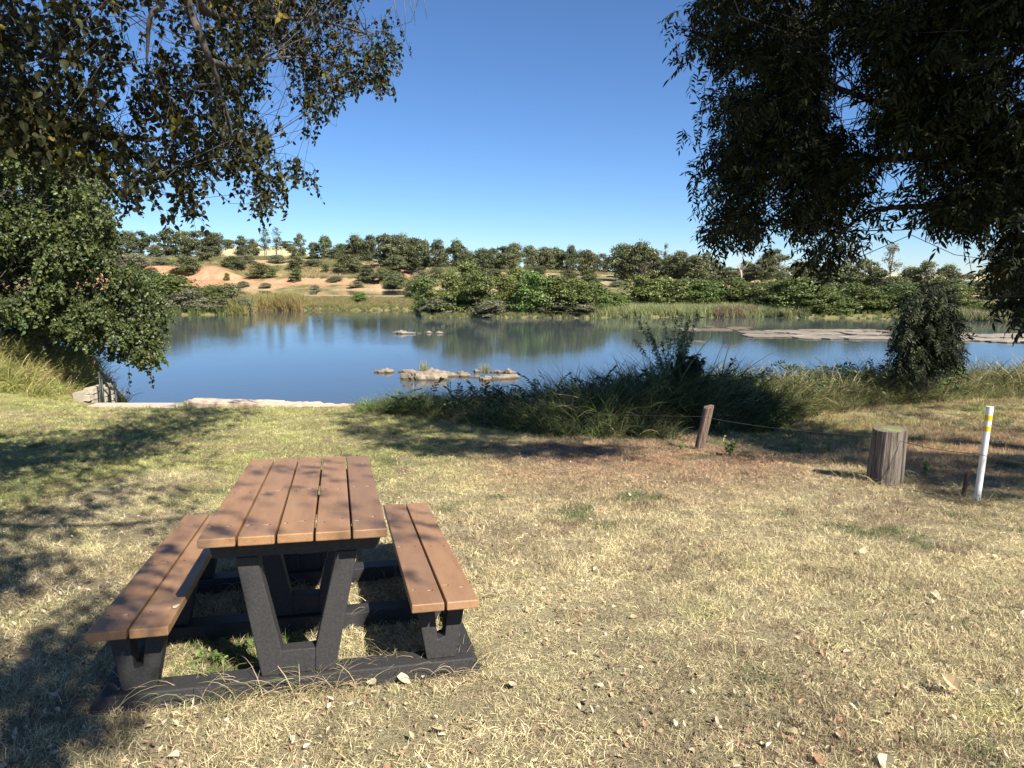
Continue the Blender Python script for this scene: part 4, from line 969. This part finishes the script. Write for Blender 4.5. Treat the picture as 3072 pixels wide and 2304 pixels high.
def twigs(mb, skel, Cn, r0=.009, r1=.003, n=4):
    sk = np.concatenate(skel)
    for c in Cn:
        d = np.linalg.norm(sk-c, axis=1); j = np.argsort(d)[:26]; s_ = sk[j[rng.integers(0, len(j))]]
        m_ = (s_+c)/2 + rng.normal(0, .12*np.linalg.norm(c-s_)+.01, 3) + np.array([0, 0, .08*np.linalg.norm(c-s_)])
        L = np.linalg.norm(c-s_); j1 = rng.normal(0, .05*L+.004, 3); j2 = rng.normal(0, .06*L+.004, 3)
        mb.tube([s_, s_*.6+m_*.4+j1, m_, m_*.5+c*.5+j2, c], [r0*(.45+.25*min(L, 2)), r0*.55, r0*.45, r0*.35, r1], n, False)

# ---- left tree: heart-shaped leaves, hangs in from the upper left
lt_mat = leafmat('left_tree_leaf', (.032, .035, .014), 'INSTANCER', .15, .3, .5, .15)
ltP = proto_collection('left_spray', [sprig_mesh('ls_%d' % k, 8, .24, .060, .044, 'heart', 600+k, spread=.7, hang=.5) for k in range(6)], lt_mat)
left = empty('overhanging_tree', (-5.0, 2.4, zat(-5, 2.4))); tag(left, 'leafy tree hanging its boughs into the upper left of the view', 'tree')
O_ = np.array(left.location)
vis = [(-250, -250), (1090, -250), (1150, -40), (1175, 40), (1195, 140), (1180, 190), (1130, 240), (1040, 270), (960, 320), (905, 365), (945, 410), (905, 450), (900, 520), (950, 575), (925, 590), (880, 560), (850, 600), (845, 655), (800, 640), (770, 600), (720, 540), (640, 540), (590, 560), (560, 640), (545, 640), (500, 560), (430, 600), (390, 640), (370, 630), (345, 560), (260, 520), (120, 480), (-250, 470)]
def depth_left(u): return np.interp(u, [-250, 200, 600, 900, 1200], [5.2, 5.7, 6.6, 8.2, 9.6])
q = sample_poly(vis, 900); nz = fbm(q[:, 0]/120, q[:, 1]/120, 171)
gap = (q[:, 0] > 150) & (q[:, 0] < 420) & (q[:, 1] < 200)
q[:, 1] -= 45*sstep(150, 500, q[:, 1]); q = q[(nz > .44) & ~(gap & (rng.uniform(0, 1, len(q)) < .6))]
D = depth_left(q[:, 0])*rng.uniform(.86, 1.22, len(q)); Cn = np.array([at(u, v, d) for (u, v), d in zip(q, D)])
Pv, Ov = clusters_to_points(Cn, 5, .20*np.ones(len(Cn)*5)); 
edge_u = [(560, 700, 5.4, 5), (545, 660, 5.4, 5), (775, 690, 6.0, 4), (770, 660, 6, 4), (835, 640, 6.2, 5), (390, 640, 4.8, 5), (925, 590, 7, 3), (960, 420, 8.2, 2), (1180, 230, 9.2, 3), (905, 300, 8, 3)]
ex = []
for u, v, d, k in edge_u:
    v -= 55; d *= 1.1
    for _ in range(k): ex.append(at(u+random.gauss(0, 14), v-abs(random.gauss(0, 25))-18, d*random.uniform(.97, 1.03)))
Pv = np.concatenate([Pv, np.array(ex)])
# overhead boughs, out of the picture, that dapple the lawn and the table
sh_poly = [(-200, 1330), (120, 1335), (250, 1315), (430, 1335), (640, 1350), (690, 1390), (650, 1440), (590, 1500), (540, 1560), (430, 1680), (320, 1850), (230, 2000), (200, 2304), (-200, 2304)]
g = sample_poly(sh_poly, 900); G = np.array([on_plane(u, v) for u, v in g]); ok = (fbm(G[:, 0]*1.1, G[:, 1]*1.1, 181) > .47-.07*sstep(6, 8, G[:, 1])+.03*(1-sstep(2.6, 4.2, G[:, 1]))); G = G[ok]
hgt = rng.uniform(4.3, 7.0, len(G)); OC = G + SUN*(hgt/SUN[2])[:, None]
g2 = np.array([table_to_world(random.uniform(-.85, .75), random.uniform(.05, 1.8), -.1 if random.random() < .6 else -.34) for _ in range(95)]); g2 = g2[fbm(g2[:, 0]*2.2, g2[:, 1]*2.2, 183) > .42]
OC2 = g2 + SUN*(rng.uniform(4.6, 6.8, len(g2))/SUN[2])[:, None]
upl = Cn[rng.integers(0, len(Cn), 520)] + rng.normal(0, .2, (520, 3)); upl = upl + SUN*rng.uniform(1.0, 4.5, 520)[:, None]
upl = upl[((upl[:, 2]-CAMZ)/np.maximum(upl[:, 1], .05) > .55) | (upl[:, 1] < .3)]; OC = np.concatenate([OC, upl])
Po, Oo = clusters_to_points(OC, 3, .26*np.ones(len(OC)*3)); Po2 = OC2
allP = np.concatenate([Pv, Po, Po2]); n_ = len(allP); out = rng.normal(0, 1, (n_, 3))
R_ = orient_spray(allP, out, .85, .6); tint = np.array([1, 1, 1])*rng.uniform(.75, 1.3, n_)[:, None]; k = rng.uniform(0, 1, n_) < .05; tint[k] *= np.array([5.0, 4.0, 1.6])
# the nearest leaves are leaves of their own
near = np.argsort(np.linalg.norm(Pv-np.array([0, 0, CAMZ]), axis=1))[:150]
keepm = np.ones(n_, bool); keepm[near] = False
cr = scatter('crown', allP[keepm]-O_, R_[keepm], rng.uniform(.62, 1.0, keepm.sum()), tint[keepm], ltP, left)
lm = leafmat('left_tree_big_leaf', (.034, .036, .014), 'GEOMETRY', .15, .45, .5, .15)
leafm = []
for k in range(4):
    lv, lq = leaf_shape(.078, .058, .2+.1*k, .1+.08*k, 'heart'); leafm.append(npmesh('leaf', lv, lq, False, np.full((len(lv), 3), [.8, 1, 1.2, 1.5][k]))); leafm[-1].materials.append(lm)
for j in near:
    for _ in range(2):
        p = allP[j]+rng.normal(0, .08, 3)-O_
        obj('leaf', leafm[rng.integers(4)], None, left, tuple(p), (rng.normal(0, .6), .9+rng.normal(0, .45), rng.uniform(0, 6.28)), (random.uniform(.55, .95),)*3)
mb = MB(); sk = []
base = O_*1.0; crot = np.array([-4.6, 2.6, 2.6])
mbT = MB(); limb(mbT, [base-np.array([0, 0, .3]), base+np.array([.05, 0, 1.3]), crot], .30, .20, 14); obj('trunk', (lambda me: me)(npmesh('trunk', np.concatenate(mbT.v)-O_, [np.concatenate(mbT.q), np.concatenate(mbT.t)], True)), barkmat('left_tree_bark', (.10, .09, .08), (.34, .31, .28)), left)
LM = [([crot, at(-120, 330, 5.6), at(170, 352, 6.0), at(313, 395, 6.3), at(390, 450, 6.5), at(470, 540, 6.6)], .052, .008), ([at(313, 395, 6.3), at(450, 420, 6.5), at(560, 400, 6.8), at(760, 470, 7.2)], .022, .006),
      ([crot, (-3.0, 3.2, 4.6), (-2.2, 4.2, 5.2), at(540, -90, 5.4), at(602, 111, 5.5), at(631, 183, 5.6), at(668, 290, 5.8), at(700, 420, 6.0)], .056, .007), ([at(560, -60, 5.4), at(626, 38, 5.9), at(747, 53, 6.8), at(950, 60, 7.6), at(1120, 110, 8.6)], .045, .006),
      ([at(631, 183, 5.6), at(720, 200, 6.4), at(880, 170, 7.4), at(1000, 190, 8.4)], .026, .005), ([(-3.0, 3.2, 4.6), at(440, -120, 5.0), at(447, 60, 5.1), at(440, 190, 5.2)], .045, .006), ([crot, (-2.6, 1.6, 5.0), (-.5, .6, 5.9), (1.5, .2, 6.3), (3.0, 1.0, 6.6)], .10, .012), ([(-.5, .6, 5.9), (.8, -1.0, 6.2), (2.2, -2.2, 6.6)], .05, .01),
      ([crot, (-3.2, .6, 4.6), (-1.2, -.6, 5.4), (.4, -2.2, 6.0)], .08, .012), ([(-1.2, -.6, 5.4), (-.6, 1.2, 5.8), (-1.2, 2.4, 6.2)], .05, .01), ([crot, at(-200, 60, 5.2), at(60, 150, 5.6), at(260, 190, 5.9)], .032, .008)]
for pts, r0, r1 in LM: sk.append(limb(mb, pts, r0, r1))
twigs(mb, sk, np.concatenate([Cn[::2], np.array(ex)[::2], OC[::3]]), .006, .002)
tw = mb; obj('branches', npmesh('branches', np.concatenate(tw.v)-O_, [np.concatenate(tw.q)] + ([np.concatenate(tw.t)] if tw.t else []), True), barkmat('left_branch_bark', (.02, .018, .016), (.11, .098, .085)), left)
# thin bare twigs hanging at the top middle
mb = MB()
for (u, l) in [(1185, 60), (1215, 100), (1245, 75), (1275, 60), (1230, 40)]: mb.tube([at(u-20, -120, 6.5), at(u, l*.3, 6.6), at(u+random.uniform(-15, 20), l, 6.6)], [.006, .004, .0015], 4)
obj('hanging_twigs', npmesh('hanging_twigs', np.concatenate(mb.v)-O_, [np.concatenate(mb.q), np.concatenate(mb.t)], True), bark_far, left)

# ---- right tree: pecan-like, drooping compound leaves, deep shade
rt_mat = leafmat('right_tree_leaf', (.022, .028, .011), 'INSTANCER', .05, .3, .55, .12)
rtP = proto_collection('right_spray', [sprig_mesh('rs_%d' % k, 11, .34, .125, .040, 'lance', 640+k, True, hang=.45) for k in range(6)], rt_mat)
RB = (11.2, 8.2); right = empty('drooping_tree', (RB[0], RB[1], zat(*RB))); tag(right, 'huge dark tree with drooping compound leaves filling the upper right', 'tree')
O_ = np.array(right.location)
visr = [(2100, -200), (2085, 0), (2095, 70), (2045, 130), (2050, 235), (2095, 300), (2150, 315), (2130, 360), (2120, 430), (2090, 500), (2110, 545), (2150, 590), (2105, 640), (2115, 720), (2115, 780), (2190, 790), (2270, 760), (2330, 690), (2400, 720), (2420, 840), (2500, 830), (2560, 800), (2600, 720), (2690, 700), (2740, 640), (2790, 680), (2850, 720), (2930, 740), (2950, 770), (3000, 840), (3035, 900), (3055, 960), (3300, 1000), (3300, -200)]
q = sample_poly(visr, 1900); nz = fbm(q[:, 0]/110, q[:, 1]/110, 191)
lowr = sstep(560, 800, q[:, 1]); q[:, 0] += 40*(1-sstep(2150, 2500, q[:, 0])); q[:, 1] -= 70*sstep(450, 800, q[:, 1])*(1-sstep(2900, 3000, q[:, 0])*.4); thin = (q[:, 0] > 2480) & (q[:, 0] < 2640) & (q[:, 1] > 150) & (q[:, 1] < 460)
q = q[(nz > .39+.09*lowr+.06*((q[:, 0] > 2640) & (q[:, 1] > 520))) & ~(thin & (nz < .56))]
D = np.interp(q[:, 0], [2050, 2500, 3072, 3300], [11.0, 10.6, 9.4, 9.2])*rng.uniform(.86, 1.2, len(q)); Cn = np.array([at(u, v, d) for (u, v), d in zip(q, D)])
Cn = Cn[Cn[:, 2] > gz(Cn[:, 0], Cn[:, 1])+1.0]
Pv, Ov = clusters_to_points(Cn, 6, .25*np.ones(len(Cn)*6))
hang = []
for (u, v, d, k) in [(2130, 790, 10.6, 22), (2230, 780, 10.6, 14), (2440, 860, 10.4, 26), (2500, 830, 10.3, 12), (2380, 740, 10.4, 9), (2085, 640, 11, 8), (2045, 200, 11.2, 10), (2045, 140, 11.2, 8), (2085, 510, 11, 7), (2910, 760, 9.6, 8), (3030, 980, 9.4, 8), (3065, 1020, 9.3, 12), (2990, 880, 9.5, 4), (2700, 710, 10, 10), (2600, 720, 10.2, 10)]:
    for _ in range(k): hang.append(at(u+20+random.gauss(0, 26), v-abs(random.gauss(0, 40))-72, d*random.uniform(.96, 1.05)))
Pv = np.concatenate([Pv, np.array(hang)])
# crown above and towards the sun, out of the picture: it shades the boughs in view and the bank
up = Cn[rng.integers(0, len(Cn), 900)] + rng.normal(0, .35, (900, 3)); tt = rng.uniform(1.2, 8.0, 900); up = up + SUN*tt[:, None]
up = up[(up[:, 2] < 15) & ~((np.abs(up[:, 0]/np.maximum(up[:, 1], .1)) < .74) & (((up[:, 2]-CAMZ)/np.maximum(up[:, 1], .1)) < .40) & (up[:, 0]/np.maximum(up[:, 1], .1) < .2))]
sp = [(985, 1275), (1010, 1240), (1180, 1232), (1420, 1250), (1650, 1300), (1880, 1345), (1840, 1372), (1600, 1362), (1350, 1362), (1150, 1335), (1060, 1300)]
g = sample_poly(sp, 520); G = np.array([on_plane(u, v) for u, v in g]); G = G[fbm(G[:, 0]*.9, G[:, 1]*1.3, 193) > .40]
L1 = G + SUN*(rng.uniform(6.8, 9.0, len(G))/SUN[2])[:, None]
sp2 = [(2130, 1365), (2420, 1395), (2700, 1420), (2760, 1490), (2900, 1480), (3200, 1500), (3200, 1200), (2700, 1200), (2300, 1260)]
g = sample_poly(sp2, 420); G = np.array([on_plane(u, v) for u, v in g]); G = G[fbm(G[:, 0]*.8, G[:, 1]*1.2, 195) > .41]
L2 = G + SUN*(rng.uniform(6.0, 9.0, len(G))/SUN[2])[:, None]
xb = rng.uniform(-2.7, 5.0, 640); yb = np.interp(xb, FX, FY)-.2+rng.uniform(0, 3.6, 640); G = np.stack([xb, yb, gz(xb, yb)+.35], 1); G = G[fbm(xb*.8, yb*.8, 197) > .36]
L3 = G + SUN*(rng.uniform(7.0, 10.0, len(G))/SUN[2])[:, None]
sp4 = [(2180, 1335), (2420, 1365), (2620, 1400), (2740, 1450), (3200, 1460), (3200, 1340), (2700, 1310), (2400, 1290), (2250, 1290)]
sp5 = [(2450, 1212), (2750, 1240), (3200, 1290), (3200, 1262), (2800, 1215), (2600, 1200)]
g = np.concatenate([sample_poly(sp4, 330), sample_poly(sp5, 90)]); G = np.array([on_plane(u, v) for u, v in g]); G = G[fbm(G[:, 0]*1.2, G[:, 1]*1.2, 199) > .34]
L2 = np.concatenate([L2, G + SUN*(rng.uniform(6.0, 9.0, len(G))/SUN[2])[:, None]])
L4 = np.stack([rng.uniform(9.0, 10.5, 90), rng.uniform(15.9, 17.2, 90), rng.uniform(-1.2, 1.6, 90)], 1) + SUN*rng.uniform(7.0, 10.0, 90)[:, None]
hid = np.concatenate([up, L1, L2, L3, L4]); Ph, Oh = clusters_to_points(hid, 3, .34*np.ones(len(hid)*3))
allP = np.concatenate([Pv, Ph]); n_ = len(allP); R_ = orient_spray(allP, allP-np.array([9, 7, 5]), .30, 1.6); R_[:, 1] += rng.normal(0, .35, n_); tint = np.array([1, 1, 1])*rng.uniform(.7, 1.3, n_)[:, None]
near = np.argsort(np.linalg.norm(Pv-np.array([0, 0, CAMZ]), axis=1))[:260]; keepm = np.ones(n_, bool); keepm[near] = False
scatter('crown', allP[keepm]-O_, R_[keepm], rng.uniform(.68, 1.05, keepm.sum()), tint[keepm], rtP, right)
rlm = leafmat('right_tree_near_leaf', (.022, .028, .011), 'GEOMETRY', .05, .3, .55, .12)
lms = []
for k in range(4):
    me = sprig_mesh('leaf', 11, .34, .125, .040, 'lance', 660+k, True, hang=.45); me.materials.append(rlm); lms.append(me)
for j in near: obj('leaf', lms[rng.integers(4)], None, right, tuple(allP[j]-O_), tuple(R_[j]), (random.uniform(.7, 1.05),)*3)
mb = MB(); sk = []; crot = np.array([10.6, 8.0, 3.2])
mbT = MB(); limb(mbT, [O_-np.array([0, 0, .3]), O_+np.array([-.2, 0, 2]), crot], .42, .30, 14); rbark = barkmat('right_tree_bark', (.05, .045, .04), (.17, .15, .13))
obj('trunk', npmesh('trunk', np.concatenate(mbT.v)-O_, [np.concatenate(mbT.q), np.concatenate(mbT.t)], True), rbark, right)
for pts, r0, r1 in [([crot, at(3200, 420, 10), at(2900, 450, 10.4), at(2620, 480, 10.6), at(2330, 520, 10.8), at(2150, 640, 10.8)], .13, .015), ([at(2900, 450, 10.4), at(2700, 340, 10.6), at(2400, 230, 10.8), at(2130, 200, 11)], .07, .012), ([crot, at(3150, 640, 9.8), at(2850, 620, 10), at(2600, 640, 10.3), at(2450, 780, 10.4)], .09, .012),
                    ([crot, (10.2, 8.0, 6.0), at(2900, 60, 10.3), at(2650, 70, 10.6), at(2350, 30, 10.8)], .14, .015), ([crot, (9.8, 7.0, 6.5), (8.0, 6.2, 8.2), (5.5, 6.0, 9.0), (3.0, 5.8, 8.6)], .16, .02), ([(9.8, 7.0, 6.5), (9.0, 5.4, 9), (8.0, 4.4, 11)], .1, .02), ([(8.0, 6.2, 8.2), (6.5, 4.8, 8.6), (5.0, 4.6, 8.4)], .07, .02), ([crot, (9.6, 8.6, 2.8), at(3080, 850, 9.4), at(3010, 950, 9.4)], .05, .01), ([(9.8, 7, 6.5), (10.5, 4.5, 8.5), (10.5, 2.5, 9.5)], .1, .02)]:
    sk.append(limb(mb, pts, r0, r1))
twigs(mb, sk, np.concatenate([Cn[::3], np.array(hang)[::3], hid[::6]]), .012, .003)
obj('branches', npmesh('branches', np.concatenate(mb.v)-O_, [np.concatenate(mb.q), np.concatenate(mb.t)], True), rbark, right)

# ---- vine-hung tree on the left bank
vt_mat = leafmat('vine_leaf', (.070, .092, .029), 'INSTANCER', .2, .2, .45, .4)
vtP = proto_collection('vine_spray', [sprig_mesh('vs_%d' % k, 12, .30, .085, .075, 'heart', 700+k, spread=.8, hang=.6) for k in range(6)], vt_mat)
VB = (-11.6, 17.6); vine = empty('vine_covered_tree', (VB[0], VB[1], zat(*VB))); tag(vine, 'vine-covered tree bulging over the water at the left', 'tree'); O_ = np.array(vine.location)
vp = [(-400, 380), (100, 400), (290, 470), (330, 560), (345, 680), (330, 770), (400, 800), (470, 860), (492, 950), (488, 1040), (478, 1095), (430, 1125), (395, 1128), (340, 1085), (290, 1080), (250, 1060), (150, 1040), (-400, 1040)]
q = sample_poly(vp, 1250); nz = fbm(q[:, 0]/85+4, q[:, 1]/70, 201); q[:, 1] -= 52*sstep(850, 1050, q[:, 1]); q[:, 0] -= 8*sstep(380, 480, q[:, 0]); q = q[nz > .435]; nz = fbm(q[:, 0]/85+4, q[:, 1]/70, 201)
D = 17.2 - 3.4*(nz-.45)/.25 + .9*np.abs(q[:, 1]-850)/400 + .4*rng.normal(size=len(q)); D = np.maximum(D, 15.2)
Cn = np.array([at(u, v, d) for (u, v), d in zip(q, D)]); Pv, Ov = clusters_to_points(Cn, 9, .29*np.ones(len(Cn)*9))
q2 = sample_poly([(-400, 420), (280, 500), (320, 760), (420, 880), (430, 1050), (150, 1030), (-400, 1000)], 560); B = np.array([at(u, v, 18.6+random.uniform(-.6, 1.2)) for u, v in q2]); Pb, Ob = clusters_to_points(B, 5, .45*np.ones(len(B)*5))
dr = []
for (u, v, k, st) in [(470, 960, 14, 30), (455, 1060, 10, 20), (340, 600, 16, 60), (430, 1065, 14, 20), (330, 1040, 8, 15), (335, 720, 12, 40), (260, 480, 10, 30)]:
    for _ in range(k): dr.append(at(u+random.gauss(0, 9), v+random.gauss(0, st), 16.2))
dv = [at(387, 1120+j*11, 16.0) for j in range(6)] + [at(455, 1130+j*9, 16.0) for j in range(4)]
allP = np.concatenate([Pv, Pb, np.array(dr)]); n_ = len(allP); outv = np.concatenate([Ov, Ob, rng.normal(0, 1, (len(dr), 3))]) + np.array([.1, -.35, 0])
tint = np.array([1, 1, 1])*rng.uniform(.7, 1.35, n_)[:, None]; tint *= (.8+.45*fbm(allP[:, 0]*.6, allP[:, 2]*.6, 205))[:, None]
scatter('crown', allP-O_, orient_spray(allP, outv, .9, .5), rng.uniform(.62, 1.0, n_), tint, vtP, vine)
mb = MB(); sk = []; tp = O_+np.array([.3, 0, 2.2])
limb(mb, [O_-np.array([0, 0, .3]), O_+np.array([.1, 0, 1.1]), tp], .26, .18, 10); sk.append(np.array([tp]))
for pts in ([tp, tp+np.array([1.2, -.4, 1.0]), at(430, 900, 16.8)], [tp, tp+np.array([.2, -.2, 2.0]), at(220, 520, 17.5)], [tp, tp+np.array([-1.5, -.2, 1.5]), at(-100, 600, 17.3)], [tp+np.array([0, 0, -.6]), at(330, 950, 17.0), at(430, 1060, 16.5)]): sk.append(limb(mb, pts, .11, .02))
twigs(mb, sk, np.concatenate([Cn[::3], B[::5]]), .014, .004)
mb.tube([at(387, 1090, 16.0), at(388, 1140, 16.0), at(386, 1190, 16.0)], [.005, .004, .002], 4)
obj('trunk', npmesh('trunk', np.concatenate(mb.v)-O_, [np.concatenate(mb.q), np.concatenate(mb.t)], True), barkmat('vine_tree_bark', (.05, .042, .035), (.15, .13, .11)), vine)
lv, lq = leaf_shape(.075, .06, .2, .2, 'heart'); hm = npmesh('hanging_leaf', lv, lq, False, np.ones((len(lv), 3))); hm.materials.append(leafmat('hanging_vine_leaf', (.13, .16, .06), 'GEOMETRY'))
for p in dv:
    for _ in range(2): obj('leaf', hm, None, vine, tuple(np.array(p)-O_+rng.normal(0, .02, 3)), (rng.normal(0, .5), .9, rng.uniform(0, 6.28)))

# ---- small dark tree on the right bank
dk = proto_collection('dark_spray', [sprig_mesh('ds_%d' % k, 11, .30, .11, .036, 'lance', 720+k, True, hang=.5) for k in range(4)], leafmat('small_tree_leaf', (.030, .040, .016), 'INSTANCER', .08, .2, .5, .2))
SB = (9.75, 16.6); small = empty('small_dark_tree', (SB[0], SB[1], zat(*SB))); tag(small, 'small dark bushy tree rising from the tall grass at right', 'tree'); O_ = np.array(small.location)
q = sample_poly([(2770, 850), (2830, 850), (2850, 930), (2865, 1010), (2865, 1085), (2700, 1090), (2700, 990), (2720, 960), (2750, 900)], 240); Cn = np.array([at(u, v, 16.5+random.uniform(-.6, .6)) for u, v in q])
Pv, Ov = clusters_to_points(Cn, 6, .26*np.ones(len(Cn)*6)); n_ = len(Pv); ax = np.array([SB[0], SB[1], 0])
scatter('crown', Pv-O_, orient_spray(Pv, Pv-ax, .7, .5), rng.uniform(.7, 1.1, n_), rng.uniform(.7, 1.3, n_)[:, None]*np.ones(3), dk, small)
mb = MB(); s_ = limb(mb, [O_-np.array([0, 0, .2]), O_+np.array([0, 0, 1.4]), at(2795, 860, 16.5)], .07, .015); twigs(mb, [s_], Cn[::3], .01, .003)
obj('trunk', npmesh('trunk', np.concatenate(mb.v)-O_, [np.concatenate(mb.q), np.concatenate(mb.t)], True), bark_far, small)
n_ = 1500; x = rng.uniform(-2.2, 12, n_); f = np.interp(x, FX, FY); e = np.interp(x, YE_X, YE_Y)+.4; y = f+.25+(e-f)*rng.uniform(0, 1, n_); k = fbm(x*1.1, y*1.1, 211) > .47; x, y = x[k], y[k]; n_ = len(x)
hh = np.interp(x, [-2.2, 0, 3, 12], [.30, .45, .75, .6])*rng.uniform(.2, 1.25, n_)
tag(scatter('bank_undergrowth', np.stack([x, y, gz(x, y)+hh], 1), np.stack([rng.normal(0, .5, n_), rng.normal(-.3, .5, n_), rng.uniform(0, 6.28, n_)], 1), rng.uniform(.6, 1.2, n_), np.array([2.0, 2.1, 1.9])*rng.uniform(.5, 1.5, n_)[:, None], dk), 'leafy weeds tangled through the tall bank grass', 'undergrowth')
# shade for it and the bank comes from the big tree's crown above

# ================================================================== FALLEN LEAVES
fl_mats = [plainmat('dry_leaf_%s' % nme, c, .8, 30, .2) for nme, c in (('straw', (.42, .33, .19)), ('pale', (.46, .40, .26)), ('rust', (.27, .15, .085)))]
fl = []
for k in range(6):
    lv, lq = leaf_shape(.06, .042, [.5, .2, .8, .35, 1.0, .6][k], [.3, -.35, .5, .1, -.6, .9][k], 'heart' if k % 2 else 'ovate'); lv[:, 2] += .008
    fl.append(npmesh('fallen_leaf', lv, lq, False))
def fallen(x, y, s, mi, k, label, dz=.022):
    o = obj('fallen_leaf', withmat(fl[k], fl_mats[mi]), None, None, (x, y, zat(x, y)+dz*s), (random.uniform(-.45, .45), random.uniform(-.4, .4), random.uniform(0, 6.28)), (s, s, s)); tag(o, label, 'leaf', 'fallen leaves on the lawn'); return o
named = [(1190, 2058, 1.25, 1, 0, 'largest pale fallen leaf, before the table base on the right'), (1112, 2066, 1.0, 1, 1, 'broad cream fallen leaf left of the largest one by the base'), (1062, 2082, .8, 0, 2, 'tan curled leaf leftmost of the three by the table base'), (1534, 2081, .9, 1, 3, 'pale upright leaf alone on the lawn in front of centre'),
         (2660, 2300, 1.3, 1, 0, 'cream leaf cut by the bottom edge at right'), (2880, 2100, 1.3, 0, 4, 'large tan leaf low on the right of the lawn'), (2585, 1672, 1.1, 1, 1, 'bright round leaf on the lawn below the stump'), (2795, 1790, 1.1, 1, 5, 'pale leaf on the lawn below the white marker post'), (470, 1635, 1.3, 1, 1, 'big pale leaf left of the left bench back end'), (1460, 1805, 1.0, 0, 3, 'yellow leaf touching the right bench front end'), (2560, 2130, .8, 1, 2, 'small white leaf right of the green tuft in the lawn')]
for u, v, s, mi, k, lb in named:
    p = on_plane(u, v); fallen(p[0], p[1], s, mi, k, lb)
for j in range(110):
    yy = 2.0+9*random.random()**1.6; xx = random.uniform(-.7, .78)*yy+.2
    l = table.matrix_world.inverted() @ Vector((xx, yy, 0))
    if abs(l.x) < .85 and -.85 < l.y < .95: continue
    mi = random.choice([0, 0, 0, 1, 1, 2]); fallen(xx, yy, random.uniform(.35, .8), mi, random.randrange(6), '%s %s leaf lying loose in the grass %s' % (random.choice(['small', 'curled', 'flat']), ['straw-coloured', 'pale', 'rust-brown'][mi], 'left of the table' if xx < -.5*yy else 'beyond the table' if yy > 6.5 and xx < 1 else 'before the posts' if yy > 5 else 'at the front of the lawn' if yy < 3.3 else 'right of the table'))
tag(obj('leaf_on_bench', withmat(fl[1], fl_mats[1]), None, None, tuple(table_to_world(-.5, .19, -.337)), (.1, 0, 1.0), (.5, .5, .3)), 'tiny white leaf scrap lying on the left bench', 'leaf')
